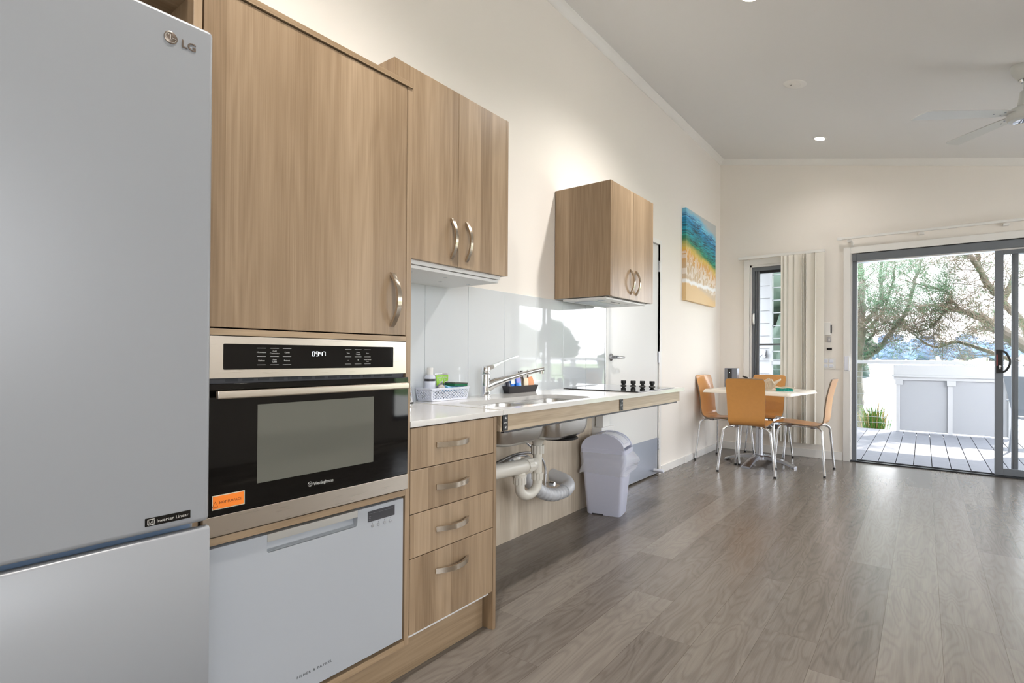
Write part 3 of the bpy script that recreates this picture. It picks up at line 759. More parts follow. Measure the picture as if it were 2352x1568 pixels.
b = MB(); b.box(-1.685, -1.665, 2.03, 2.065, .497, .515, .003); b.build('blue_tag', simple('blue_tag', (40, 110, 190), .4), ws)
# ---- splashback: eight white glass panels in one surface
sb = MB(); ys = [1.200, 1.4765, 1.782, 2.0885, 2.394, 2.707, 3.017, 3.3195, 3.600]
for a, c in zip(ys, ys[1:]): sb.box(XW+.001, XW+.0075, a+.0012, c-.0012, .838, 1.411, .0008, 1)
sbo = tag(sb.build('splashback', M['splash']), 'glossy white glass panel splashback between bench and wall cupboards', 'splashback')
g = MB(); g.box(XW+.0005, XW+.0045, 1.2, 3.600, .838, 1.409); g.build('sealant', M['grout'], sbo)
g = MB(); g.box(XW+.0005, XW+.0105, 3.600, 3.6115, .838, 1.411, .001); g.build('end_trim', M['satin'], sbo)

# ---- wall cupboard over the sink
def wall_cab(name, lab, xf, y0, y1, zb, zt, ymid, hl, hr, hz0, hz1, y_end_panels=True):
    r = thing(name, ((xf+XW)/2, (y0+y1)/2, zb), lab, 'cabinet')
    for ya, yb in ((y0, y0+.0165), (y1-.0165, y1)):
        b = MB(); b.box(XW+.004, xf, ya, yb, zb, zt, .0006, 1); b.build('side_panel', M['oakv'], r)
    b = MB(); b.box(XW+.004, xf-.021, y0+.0165, y1-.0165, zb+.002, zb+.018); b.box(XW+.004, xf-.021, y0+.0165, y1-.0165, zt-.018, zt-.001); b.box(XW+.004, XW+.014, y0+.0165, y1-.0165, zb, zt)
    b.build('carcass', M['melam'], r)
    for ya, yb, hy in ((y0+.018, ymid-.0015, hl), (ymid+.0015, y1-.018, hr)):
        b = MB(); b.box(xf-.019, xf, ya, yb, zb-.003, zt-.001, .0007, 1); d = b.build('door', M['oakv'], r)
        b = MB(); bow(b, xf, hy, hz0, hy, hz1, .0145, .030); b.build('handle', M['nickel'], d)
    return r
w1 = wall_cab('wall_cupboard', 'two-door oak wall cupboard over the sink, next to the tall cabinet', -1.53, 1.289, 1.967, 1.418, 2.135, 1.632, 1.592, 1.682, 1.443, 1.610)
b = MB(); b.box(XW+.004, -1.548, 1.31, 1.934, 1.399, 1.416, .001); b.box(XW+.004, -1.556, 1.312, 1.930, 1.384, 1.397, .001); b.build('light_pelmet', M['melam'], w1)
for x, y in ((-1.63, 1.46), (-1.63, 1.66), (-1.74, 1.74), (-1.70, 1.88)):
    b = MB(); b.cyl((x, y, 1.3842), (x, y, 1.3832), .009, n=16); b.build('screw_cap', M['satin'], w1)
w2 = wall_cab('rangehood_cupboard', 'two-door oak wall cupboard hung alone over the cooktop', -1.491, 2.918, 3.554, 1.4175, 2.1115, 3.236, 3.192, 3.277, 1.447, 1.608)
rh = thing('rangehood', (-1.68, 3.2, 1.40), 'slim white slide-out rangehood under the separate wall cupboard', 'rangehood')
b = MB(); b.box(-1.84, -1.548, 2.945, 3.505, 1.402, 1.4145, .001); b.box(-1.548, -1.528, 2.935, 3.515, 1.401, 1.4150, .003); b.build('hood_tray', M['trimw'], rh)
b = MB(); b.box(-1.80, -1.66, 3.02, 3.42, 1.3995, 1.402, .0005); b.build('grease_filter', M['alu'], rh)
for y in (3.03, 3.37):
    b = MB(); b.lathe([(0, -.0018), (.024, -.0018), (.030, .0), (.030, .002)], (-1.605, y, 1.4015), 24); b.build('hood_lamp', M['satin'], rh)
b = MB()
for k in range(6): b.box(-1.600, -1.592, 3.135+.022*k, 3.143+.022*k, 1.4002, 1.4022)
b.build('slide_controls', M['slot'], rh)

# ---- cooktop
ct = thing('ceramic_cooktop', (-1.58, 3.25, .84), 'thin black glass cooktop with four knobs on the far bench end', 'cooktop')
b = MB(); b.prism([(x, y, .8405) for x, y in rrect(-1.848, -1.335, 2.965, 3.560, .006, 4)], (0, 0, .0048), .0012); gl = b.build('glass_plate', M['bglass'], ct)
for i, (x, y) in enumerate(((-1.682, 3.500), (-1.612, 3.506), (-1.545, 3.512), (-1.478, 3.518))):
    b = MB(); b.lathe([(0, 0), (.021, 0), (.0195, .006), (.0115, .009), (.0105, .013), (.018, .017), (.0185, .034), (.0165, .036), (0, .036)], (x, y, .8452), 28)
    b.box(x-.018, x+.018, y-.003, y+.003, .870, .8835, .001)
    k_ = b.build('control_knob', M['black'], ct)
    b = MB(); b.lathe([(.0216, 0), (.0224, .0008), (.0216, .0022)], (x, y, .8453), 28); b.build('knob_ring', M['chrome'], k_)

# ---- tap
tp = thing('mixer_tap', (-1.80, 2.13, .84), 'chrome mixer tap with raised lever behind the sink', 'tap')
bx, by = -1.803, 2.137
b = MB(); b.lathe([(.028, .8397), (.028, .846), (.0225, .852), (.0225, .945), (.0215, .950), (.0215, .955)], (bx, by, 0), 32); b.build('tap_body', M['chrome'], tp)
b = MB(); b.lathe([(.0225, .957), (.0235, .962), (.0235, .978), (.0215, .990), (.012, .996), (0, .998)], (bx, by, 0), 32); b.build('lever_cap', M['chrome'], tp)
b = MB()
loops = []
for (dx, dy, z, wd, th) in ((-.004, .0, .985, .019, .012), (.008, .03, .992, .018, .011), (.016, .06, 1.004, .013, .005), (.026, .10, 1.020, .0105, .0028), (.040, .150, 1.036, .010, .0024), (.052, .205, 1.050, .0095, .0022)):
    c_ = Vector((bx+dx, by+dy, z)); s_ = Vector((1, -.25, 0)).normalized()
    loops.append([c_+s_*wd+Vector((0, 0, -th)), c_+s_*wd+Vector((0, 0, th)), c_-s_*wd+Vector((0, 0, th)), c_-s_*wd+Vector((0, 0, -th))])
b.loft(loops, True, True); b.build('lever', M['chrome'], tp)
b = MB(); loops = []
for (dx, dy, z, wd, th) in ((.004, .004, .885, .0205, .034), (.03, .035, .908, .019, .027), (.07, .085, .930, .016, .017), (.12, .145, .953, .0145, .013), (.17, .205, .973, .014, .012), (.200, .240, .982, .014, .0115)):
    c_ = Vector((bx+dx, by+dy, z)); s_ = Vector((.77, -.64, 0))
    loops.append([c_+s_*wd*math.cos(a)+Vector((0, 0, th*math.sin(a))) for a in [2*PI*k/16 for k in range(16)]])
b.loft(loops, True, True); b.cyl((bx+.193, by+.231, .984), (bx+.193, by+.231, .957), .0125, n=24); b.build('spout', M['chrome'], tp)

# ---- bench clutter
def basket():
    r = thing('plastic_basket', (-1.815, 1.84, .84), 'white lattice plastic basket on the bench holding bottle, sachets and sponge', 'basket')
    x0, x1, y0, y1, z0, z1 = -1.872, -1.766, 1.716, 1.968, .8405, .897
    fl = .008
    def wall(p00, p10, p01, p11, nu, nv, n_out):
        """wall panel woven of slanted bars: solid rim bands, lattice between"""
        b = MB(); p00, p10, p01, p11 = map(Vector, (p00, p10, p01, p11))
        P = lambda u, v: (p00.lerp(p10, u)).lerp(p01.lerp(p11, u), v)
        n_out = Vector(n_out); t = n_out*.0018
        def quad(a, c, d, e): b.prism([P(*a), P(*c), P(*d), P(*e)], t)
        quad((0, 0), (1, 0), (1, .14), (0, .14)); quad((0, .86), (1, .86), (1, 1), (0, 1)); quad((0, 0), (.05*6/nu, 0), (.05*6/nu, 1), (0, 1)); quad((1-.05*6/nu, 0), (1, 0), (1, 1), (1-.05*6/nu, 1))
        dv = .72/nv; du = 1/nu; w_ = .22
        for sgn in (1, -1):
            for k in range(-nv-1, nu+nv+1):
                u0 = k*du; u1 = u0+sgn*nv*du*.8
                pts = []
                for (uu, vv) in ((u0, .12), (u0+w_*du*1.2, .12), (u1+w_*du*1.2, .88), (u1, .88)):
                    pts.append((uu, vv))
                def clipu(u_a, v_a, u_b, v_b, lo, hi):
                    ts, te = 0.0, 1.0; d_ = u_b-u_a
                    if abs(d_) < 1e-9: return None
                    ta, tb = (lo-u_a)/d_, (hi-u_a)/d_
                    if ta > tb: ta, tb = tb, ta
                    ts, te = max(0, ta), min(1, tb)
                    if te-ts < .03: return None
                    return ts, te
                cu_ = clipu(pts[0][0], pts[0][1], pts[3][0], pts[3][1], .02, .98-w_*du*1.2)
                if cu_ is None: continue
                ts, te = cu_
                L_ = lambda a, c, t_: (a[0]+(c[0]-a[0])*t_, a[1]+(c[1]-a[1])*t_)
                quad(L_(pts[0], pts[3], ts), L_(pts[1], pts[2], ts), L_(pts[1], pts[2], te), L_(pts[0], pts[3], te))
        return b
    f = fl
    wall((x1-f, y0+f, z0), (x1-f, y1-f, z0), (x1, y0, z1), (x1, y1, z1), 13, 4, (1, 0, 0)).build('lattice_side', M['plastw'], r, False)
    wall((x0+f, y0+f, z0), (x0+f, y1-f, z0), (x0, y0, z1), (x0, y1, z1), 13, 4, (-1, 0, 0)).build('lattice_side', M['plastw'], r, False)
    wall((x0+f, y0+f, z0), (x1-f, y0+f, z0), (x0, y0, z1), (x1, y0, z1), 6, 4, (0, -1, 0)).build('lattice_side', M['plastw'], r, False)
    wall((x0+f, y1-f, z0), (x1-f, y1-f, z0), (x0, y1, z1), (x1, y1, z1), 6, 4, (0, 1, 0)).build('lattice_side', M['plastw'], r, False)
    b = MB(); b.box(x0+f, x1-f, y0+f, y1-f, z0, z0+.003); b.build('base', M['plastw'], r)
    b = MB(); q = [(x, y, z1) for x, y in rrect(x0-.002, x1+.003, y0-.003, y1+.003, .012, 5)]; b.tube(q+[q[0]], .0034, 8); b.build('rim', M['plastw'], r)
basket()
bo = thing('soap_bottle', (-1.838, 1.775, .8445), 'white bottle with white cap and grey band in the basket', 'bottle')
b = MB(); b.lathe([(0, .8445), (.0235, .8445), (.025, .848), (.025, .948), (.022, .957), (.012, .961)], (-1.838, 1.775, 0), 32); bb = b.build('bottle_body', M['plastw'], bo)
b = MB(); b.lathe([(.0145, .959), (.0145, .991), (.0135, .993), (0, .993)], (-1.838, 1.775, 0), 28); b.build('cap', M['trimw'], bo)
b = MB(); b.lathe([(.0252, .930), (.0256, .930), (.0256, .941), (.0252, .941)], (-1.838, 1.775, 0), 32); b.build('label_band', M['dgrey'], bb)
M['silver_foil'] = simple('grey_foil', (160, 160, 158), .3, .5); M['green'] = simple('green_print', (140, 196, 40), .35); M['whiteink'] = simple('white_ink', (238, 240, 236), .4); M['orangeink'] = simple('orange_print', (240, 140, 50), .4)
def sachet(nm, y, x, tilt, yaw, lab):
    r = thing('tea_sachet', (x, y, .85), lab, 'sachet', 'green and grey sachets in the basket')
    R = Matrix.Translation((x, y, .878)) @ Matrix.Rotation(yaw, 4, 'Z') @ Matrix.Rotation(tilt, 4, 'X')
    def sh(pts, d, name, mat, par):
        b = MB(); b.prism(pts, (d, 0, 0)); bmesh.ops.transform(b.bm, matrix=R, verts=b.bm.verts); return b.build(name, mat, par, False)
    b = MB(); loops = []
    for z, th in ((0, .0004), (.006, .0006), (.02, .005), (.05, .0055), (.075, .0035), (.082, .0006), (.088, .0004)):
        loops.append([(-th, -.030, z), (th, -.030, z), (th*1.3, 0, z), (th, .030, z), (-th, .030, z), (-th*1.3, 0, z)])
    b.loft(loops, True, True); bmesh.ops.transform(b.bm, matrix=R, verts=b.bm.verts); pk = b.build('packet', M['silver_foil'], r)
    sh([(.0062, -.022, .03), (.0062, .024, .052), (.0050, .026, .079), (.0050, -.026, .079)], .0012, 'green_panel', M['green'], pk)
    b = MB(); b.text('REVIVING', .0085, (.0069, -.018, .064), E3, UP, width=.036); b.text('TEA', .0075, (.0072, -.006, .054), E3, UP)
    q = [(.0072, .012+.014*math.cos(a*PI/12), .034+.014*math.sin(a*PI/12)) for a in range(25)]; b.tube(q, .0007, 5); q = [(.0072, .012+.009*math.cos(a*PI/12), .034+.009*math.sin(a*PI/12)) for a in range(25)]; b.tube(q, .0006, 5)
    bmesh.ops.transform(b.bm, matrix=R, verts=b.bm.verts); b.build('print', M['whiteink'], pk)
sachet('a', 1.828, -1.835, 0.02, .15, 'green and grey sachet standing directly beside the white bottle')
sachet('b', 1.872, -1.848, -.06, .05, 'green and grey sachet behind and right of its twin')
cl = MB(); loops = []
for i in range(13):
    y = 1.832+.118*i/12; s_ = i/12
    loops.append([(-1.802+.026*math.cos(a)*(1.15 if i < 3 else 1), y, .893+.015*math.sin(a)*(1-.35*s_)+.002*math.sin(i*1.7)) for a in [2*PI*k/14 for k in range(14)]])
cl.loft(loops, True, True)
m, nt, bq = new_mat('blue_cloth'); tcn = nt.nodes.new('ShaderNodeTexCoord'); ck = nt.nodes.new('ShaderNodeTexChecker'); ck.inputs['Scale'].default_value = 260; ck.inputs['Color1'].default_value = lin((90, 175, 225)); ck.inputs['Color2'].default_value = lin((170, 215, 236)); nt.links.new(tcn.outputs['Object'], ck.inputs['Vector']); nt.links.new(ck.outputs['Color'], bq.inputs['Base Color']); bq.inputs['Roughness'].default_value = .8
tag(cl.build('dish_cloth', m), 'folded light blue patterned cloth lying in the basket', 'cloth')
sg = thing('scouring_sponge', (-1.80, 1.915, .925), 'green sponge with dark scourer on the blue cloth', 'sponge')
Rs = Matrix.Translation((-1.800, 1.915, .912)) @ Matrix.Rotation(-.05, 4, 'X') @ Matrix.Rotation(.1, 4, 'Z')
b = MB(); b.box(-.028, .028, -.052, .052, -.008, .003, .002); bmesh.ops.transform(b.bm, matrix=Rs, verts=b.bm.verts); b.build('foam', simple('green_foam', (30, 110, 74), .9, bump=.3, bscale=500), sg)
b = MB(); b.box(-.029, .029, -.053, .053, .003, .0085, .002); bmesh.ops.transform(b.bm, matrix=Rs, verts=b.bm.verts); b.build('scourer', simple('grey_scourer', (92, 96, 90), .95, bump=.5, bscale=700), sg)
pl = MB(); pl.tube([(-1.795, 1.79, .899), (-1.793, 1.805, .905), (-1.793, 1.822, .899)], [.006, .010, .006], 12, 3)
tag(pl.build('ear_plug_pack', simple('cream_wrap', (214, 208, 196), .5)), 'small crumpled cream packet between bottle and blue cloth', 'packet')
# kettle
kt = thing('electric_kettle', (-1.735, 1.475, .8375), 'polished steel kettle, only its edge showing beside the tall cabinet', 'kettle')
b = MB(); b.lathe([(0, .852), (.074, .852), (.075, .860), (.068, .93), (.055, 1.00), (.047, 1.03)], (-1.735, 1.475, 0), 40); b.build('kettle_body', M['chrome'], kt)
b = MB(); b.lathe([(0, .8375), (.076, .8375), (.078, .843), (.078, .850), (.072, .853), (0, .853)], (-1.735, 1.475, 0), 40); b.build('kettle_base', M['chrome'], kt)
b = MB(); b.lathe([(.0762, .8505), (.0768, .8505), (.0768, .857), (.0762, .857)], (-1.735, 1.475, 0), 40); b.build('base_band', M['black'], kt)
b = MB(); b.lathe([(.047, 1.03), (.046, 1.036), (.02, 1.043), (.008, 1.045), (.008, 1.055), (0, 1.056)], (-1.735, 1.475, 0), 32); b.build('kettle_lid', M['black'], kt)
# black tray with sachets
tr = thing('black_tray', (-1.855, 2.52, .84), 'small black tapered tray full of drink sachets behind the tap', 'tray')
tx0, tx1, ty0, ty1 = -1.880, -1.826, 2.372, 2.652
b = MB(); b.loft([[(x, y, .8400) for x, y in ((tx0+.01, ty0+.012), (tx1-.012, ty0+.012), (tx1-.012, ty1-.012), (tx0+.01, ty1-.012))], [(x, y, .880) for x, y in ((tx0, ty0), (tx1, ty0), (tx1, ty1), (tx0, ty1))], [(x, y, .880) for x, y in ((tx0+.003, ty0+.003), (tx1-.003, ty0+.003), (tx1-.003, ty1-.003), (tx0+.003, ty1-.003))], [(x, y, .843) for x, y in ((tx0+.013, ty0+.015), (tx1-.015, ty0+.015), (tx1-.015, ty1-.015), (tx0+.013, ty1-.015))]], True, True)
b.build('tray_shell', simple('black_card', (42, 40, 44), .5), tr)
def pack(name, cat, lab, y, x, w_, h_, tilt, mat, mat2=None, th=.006, group=None, yaw=0.0, txt=None):
    r = thing(name, (x, y, .845), lab, cat, group)
    R = Matrix.Translation((x, y, .8455)) @ Matrix.Rotation(yaw, 4, 'Z') @ Matrix.Rotation(tilt, 4, 'X') @ Matrix.Rotation(-.12, 4, 'Y')
    b = MB(); loops = []
    for z, t in ((0, .0005), (.1, .6), (.35, 1), (.7, .9), (.92, .3), (1, .08)):
        t = max(t*th/2, .0004); loops.append([(-t, -w_/2, z*h_), (t, -w_/2, z*h_), (t*1.5, 0, z*h_), (t, w_/2, z*h_), (-t, w_/2, z*h_), (-t*1.5, 0, z*h_)])
    b.loft(loops, True, True); bmesh.ops.transform(b.bm, matrix=R, verts=b.bm.verts); p = b.build('wrapper', mat, r)
    if mat2:
        b = MB(); b.prism([(th*.62, -w_*.46, h_*.55), (th*.62, w_*.46, h_*.55), (th*.36, w_*.46, h_*.9), (th*.36, -w_*.46, h_*.9)], (.0015, 0, 0))
        bmesh.ops.transform(b.bm, matrix=R, verts=b.bm.verts); b.build('printed_band', mat2, p)
    return r
navy = simple('navy_foil', (22, 22, 48), .25, .2); blue = simple('blue_foil', (30, 110, 205), .2, .3); lilac = simple('lilac_print', (120, 120, 200), .3); brown = simple('brown_foil', (82, 70, 52), .3, .2); cream = simple('cream_foil', (208, 196, 170), .35); skin = simple('biscuit', (214, 150, 108), .6); clear = M['film']
pack('drink_sachet', 'sachet', 'navy blue sachet at the end of the black tray nearest the tap', 2.398, -1.850, .030, .072, .10, navy, None, .008)
pack('drink_sachet', 'sachet', 'blue sachet with white top just behind the navy sachets', 2.440, -1.850, .042, .084, .05, blue, M['whiteink'], .006)
pack('drink_sachet', 'sachet', 'bright blue sachet with lilac band in the middle of the tray', 2.478, -1.842, .046, .093, -.03, blue, lilac, .007)
pack('drink_sachet', 'sachet', 'dark brown sachet right of the bright blue one', 2.520, -1.850, .036, .096, -.05, brown, None, .008)
pack('drink_sachet', 'sachet', 'cream patterned sachet in front of the sugar sticks', 2.548, -1.842, .042, .078, -.15, cream, None, .007)
pack('biscuit_packet', 'packet', 'clear packet of orange-brown biscuits at the right end of the tray', 2.612, -1.848, .054, .082, .12, skin, None, .016)
for i, (y, tl, h_) in enumerate(((2.516, .16, .116), (2.530, .10, .120), (2.541, .08, .120), (2.588, .02, .122))):
    st = MB(); d_ = Vector((.02, -math.sin(tl), math.cos(tl))); p0 = Vector((-1.858, y, .846)); st.box(-.0035, .0035, -.0035, .0035, 0, h_, .001)
    bmesh.ops.transform(st.bm, matrix=Matrix.Translation(p0) @ Matrix.Rotation(tl, 4, 'X'), verts=st.bm.verts)
    tag(st.build('sugar_stick', simple('stick_paper', (64, 54, 48), .5)), ['slim brown stick leaning on the brown sachet, leftmost of four', 'slim brown stick, second from left of the four', 'slim brown stick, third from left of the four', 'slim brown stick standing alone beside the biscuit packet'][i], 'stick', 'brown sugar sticks in the tray')

# ---- bin
bi = thing('swing_top_bin', (-1.68, 3.27, 0), 'white plastic swing-top bin with bag edge hanging out, under the bench', 'bin')
RB = Matrix.Translation((-1.698, 3.285, 0)) @ Matrix.Rotation(math.radians(11), 4, 'Z')
hx0, hy0, hx1, hy1 = .116, .082, .148, .106
b = MB(); loops = []
for z, t in ((.0, 0), (.010, .0), (.40, 1), (.425, 1.05)):
    ins = .004 if z == 0 else 0
    hx, hy = hx0+(hx1-hx0)*t-ins, hy0+(hy1-hy0)*t-ins
    loops.append([(x, y, max(z, .0)) for x, y in rrect(-hx, hx, -hy, hy, .024, 6)])
b.loft(loops, True, True)
bmesh.ops.transform(b.bm, matrix=RB, verts=b.bm.verts); bb = b.build('bin_body', M['bin'], bi)
b = MB()
loops = [[(x, y, z) for x, y in rrect(-hx1-e, hx1+e, -hy1-e, hy1+e, .026, 6)] for z, e in ((.412, .003), (.412, .006), (.438, .006), (.442, .002))]
b.loft(loops, True, True)
# domed ends
arc = [(-.146*math.cos(k*PI/20), .440+.100*math.sin(k*PI/20)) for k in range(21)]
for yy in (-.108, .096): b.prism([(x, yy, z) for x, z in arc], (0, .012, 0), .002)
bmesh.ops.transform(b.bm, matrix=RB, verts=b.bm.verts); b.build('lid_frame', M['bin'], bi)
b = MB(); L1 = [(-.140*math.cos(k*PI/20), .440+.095*math.sin(k*PI/20)) for k in range(1, 20)]; L2 = [(-.136*math.cos(k*PI/20), .440+.090*math.sin(k*PI/20)) for k in range(1, 20)]
b.prism([(x, -.095, z) for x, z in L1+L2[::-1]], (0, .190, 0), .001); bmesh.ops.transform(b.bm, matrix=RB, verts=b.bm.verts); fp = b.build('swing_flap', M['plastw'], bi, ang=40)
q = [(.1410*math.cos(a), y, .440+.0960*math.sin(a)) for a, y in [(math.radians(22+ (96-22)*u), -.06+.12*v) for u, v in ([(0, k/6) for k in range(7)]+[(k/8, 1) for k in range(1, 9)]+[(1, 1-k/6) for k in range(1, 7)]+[(1-k/8, 0) for k in range(1, 8)])]]
b = MB(); b.tube(q+[q[0]], .0016, 6); bmesh.ops.transform(b.bm, matrix=RB, verts=b.bm.verts); b.build('flap_ridge', M['bin'], fp)
# bag: crumpled thin skirt round the upper body, bulging on one corner
m, nt, bq = new_mat('bag_film'); setb(bq, **{'Base Color': lin((236, 238, 244)), 'Roughness': .25, 'Transmission Weight': .0, 'Alpha': .42}); M['bag'] = m
b = MB(); rb = random.Random(5); loops = []
base = rrect(-hx1-.004, hx1+.004, -hy1-.004, hy1+.004, .028, 12); NB = len(base)
ph = [rb.uniform(0, 6.28) for _ in range(6)]
for j in range(11):
    t = j/10; z = .415-.145*t
    L_ = []
    for k, (x, y) in enumerate(base):
        a = math.atan2(y, x); cr = sum(math.sin(a*f_+ph[i]+t*(2+i)*2.2)*.0034 for i, f_ in enumerate((5, 9, 14, 23, 31, 41)))
        bul = math.exp(-((a-.35)/.55)**2)*(.052*math.sin(PI*min(t*1.05, 1))**1.1)+math.exp(-((abs(a)-PI)/.35)**2)*.008*math.sin(PI*t)
        n_ = Vector((x, y, 0)).normalized(); r_ = (cr*(.4+t)+bul+.003-.006*t)
        L_.append((x+n_.x*r_, y+n_.y*r_, z+.012*math.sin(a*3+1)*t+.01*math.sin(a*7)*t))
    loops.append(L_)
b.loft(loops); bmesh.ops.transform(b.bm, matrix=RB, verts=b.bm.verts); b.build('bin_bag', M['bag'], bi, ang=80)
b = MB(); b.box(-.075, .0, -hy0-.002, -hy0+.03, -.0, .008); bmesh.ops.transform(b.bm, matrix=RB, verts=b.bm.verts); b.build('foot_slot', M['dgrey'], bb)

# ---- beach canvas (generic shoreline pattern: sky, sea, wet sand, foam, sand)
def canvas_mat():
    m, nt, b = new_mat('beach_print'); N = nt.nodes.new; L = nt.links.new
    tc = N('ShaderNodeTexCoord'); sp = N('ShaderNodeSeparateXYZ'); L(tc.outputs['Object'], sp.inputs[0])
    y, z = sp.outputs['Y'], sp.outputs['Z']      # local: y 0..0.94, z 0..0.91
    def noise(sy, sz, det=3, dist=0.0):
        cb = N('ShaderNodeCombineXYZ'); L(math_n(nt, 'MULTIPLY', y, sy), cb.inputs[0]); L(math_n(nt, 'MULTIPLY', z, sz), cb.inputs[1])
        n = N('ShaderNodeTexNoise'); n.inputs['Scale'].default_value = 1; n.inputs['Detail'].default_value = det; n.inputs['Distortion'].default_value = dist
        L(cb.outputs[0], n.inputs['Vector']); return n.outputs['Fac']
    h = math_n(nt, 'DIVIDE', z, .905)
    u = math_n(nt, 'DIVIDE', y, .945)
    tilt = math_n(nt, 'MULTIPLY', math_n(nt, 'SUBTRACT', u, .35), .16)
    hh = math_n(nt, 'ADD', h, tilt)
    hn = math_n(nt, 'ADD', hh, math_n(nt, 'MULTIPLY_ADD', noise(4, 9), .14, -.07))
    col = ramp(nt, hn, [(.15, lin((222, 190, 140))), (.20, lin((206, 186, 160))), (.33, lin((206, 176, 136))), (.46, lin((226, 166, 84))), (.53, lin((222, 190, 84))), (.60, lin((52, 140, 104))), (.70, lin((20, 140, 156))), (.84, lin((24, 128, 178))), (.93, lin((120, 196, 226))), (1.0, lin((190, 196, 196)))])
    # waves: dark and pale streaks in the sea
    wv = noise(5, 60, 4, 1.2); sea = ramp(nt, hn, [(.56, (0, 0, 0, 1)), (.64, (1, 1, 1, 1)), (.90, (1, 1, 1, 1)), (.94, (0, 0, 0, 1))])
    mx = N('ShaderNodeMix'); mx.data_type = 'RGBA'; mx.blend_type = 'OVERLAY'; L(math_n(nt, 'MULTIPLY', sea, .9), mx.inputs[0]); L(col, mx.inputs[6])
    L(ramp(nt, wv, [(.35, lin((40, 40, 40))), (.62, lin((235, 235, 235)))]), mx.inputs[7])
    # foam: branching white lines over the wet sand
    vo = N('ShaderNodeTexVoronoi'); vo.feature = 'DISTANCE_TO_EDGE'; cb = N('ShaderNodeCombineXYZ'); L(math_n(nt, 'ADD', math_n(nt, 'MULTIPLY', y, 24), math_n(nt, 'MULTIPLY', noise(9, 9), 3)), cb.inputs[0]); L(math_n(nt, 'ADD', math_n(nt, 'MULTIPLY', z, 9), math_n(nt, 'MULTIPLY', noise(12, 7), 2)), cb.inputs[1]); vo.inputs['Scale'].default_value = 1
    L(cb.outputs[0], vo.inputs['Vector'])
    line = math_n(nt, 'LESS_THAN', vo.outputs['Distance'], .10)
    zone = ramp(nt, hn, [(.20, (0, 0, 0, 1)), (.24, (1, 1, 1, 1)), (.44, (.85, .85, .85, 1)), (.56, (0, 0, 0, 1))])
    mf = N('ShaderNodeMix'); mf.data_type = 'RGBA'; L(math_n(nt, 'MULTIPLY', math_n(nt, 'MULTIPLY', line, zone), .8), mf.inputs[0]); L(mx.outputs[2], mf.inputs[6]); mf.inputs[7].default_value = lin((238, 230, 222))
    edge = math_n(nt, 'ABSOLUTE', math_n(nt, 'SUBTRACT', math_n(nt, 'ADD', h, math_n(nt, 'MULTIPLY_ADD', noise(10, 2), .10, -.05)), .205))
    fo = ramp(nt, edge, [(.012, (1, 1, 1, 1)), (.030, (0, 0, 0, 1))])
    m2 = N('ShaderNodeMix'); m2.data_type = 'RGBA'; L(fo, m2.inputs[0]); L(mf.outputs[2], m2.inputs[6]); m2.inputs[7].default_value = lin((240, 240, 240))
    L(m2.outputs[2], b.inputs['Base Color']); setb(b, Roughness=.5)
    return m
cv = thing('beach_canvas', (XW, 5.218, 1.609), 'square canvas print of a turquoise shoreline on the left wall', 'picture')
b = MB(); b.box(XW, XW+.040, 5.218, 6.160, 1.609, 2.516, .002); b.build('printed_canvas', canvas_mat(), cv)
# ================================================================== DINING CORNER
tb = thing('dining_table', (0, 0, 0), 'square cream-topped dining table on an aluminium pedestal in the corner', 'table')
b = MB()
loops = []
for e, z in ((-.004, .7015), (0, .7025), (0, .7065), (-.012, .728), (-.018, .7330), (-.022, .7345)):
    loops.append([(x, y, z) for x, y in rrect(-.415-e, .415+e, -.385-e, .385+e, .03, 5)])
b.loft(loops, True, True); b.build('table_top', M['table'], tb, ang=50)
b = MB(); b.lathe([(.034, .07), (.034, .695)], (0, 0, 0), 36)
for k in range(4):
    a = PI/4+k*PI/2; b.box(.030*math.cos(a)-.006, .030*math.cos(a)+.006, .030*math.sin(a)-.006, .030*math.sin(a)+.006, .08, .69, .003)
b.box(-.16, .16, -.02, .02, .688, .7015); b.box(-.02, .02, -.16, .16, .688, .7015)
b.build('column', M['alu'], tb)
b = MB(); b.lathe([(0, .095), (.05, .092), (.066, .075), (.066, .045), (0, .045)], (0, 0, 0), 36); b.build('hub', M['alu'], tb)
for k in range(4):
    a = k*PI/2; b = MB(); loops = []
    for i in range(9):
        t = i/8; r = .05+.285*t; z = .085-.070*t**1.9; hw = .028+.012*t
        th = .036-.022*t
        loops.append([(r*math.cos(a)-s_*math.sin(a), r*math.sin(a)+s_*math.cos(a), zz) for s_, zz in ((-hw, z-th), (hw, z-th), (hw, z-.003), (hw*.6, z+.004), (-hw*.6, z+.004), (-hw, z-.003))])
    b.loft(loops, True, True); lg = b.build('base_foot', M['alu'], tb)
    b = MB(); b.cyl((.315*math.cos(a), .315*math.sin(a), 0), (.315*math.cos(a), .315*math.sin(a), .012), .016, n=16); b.build('foot_pad', M['rubber'], lg)
tb.location = (-1.293, 5.742, 0); tb.rotation_euler = (0, 0, math.radians(-8.3))

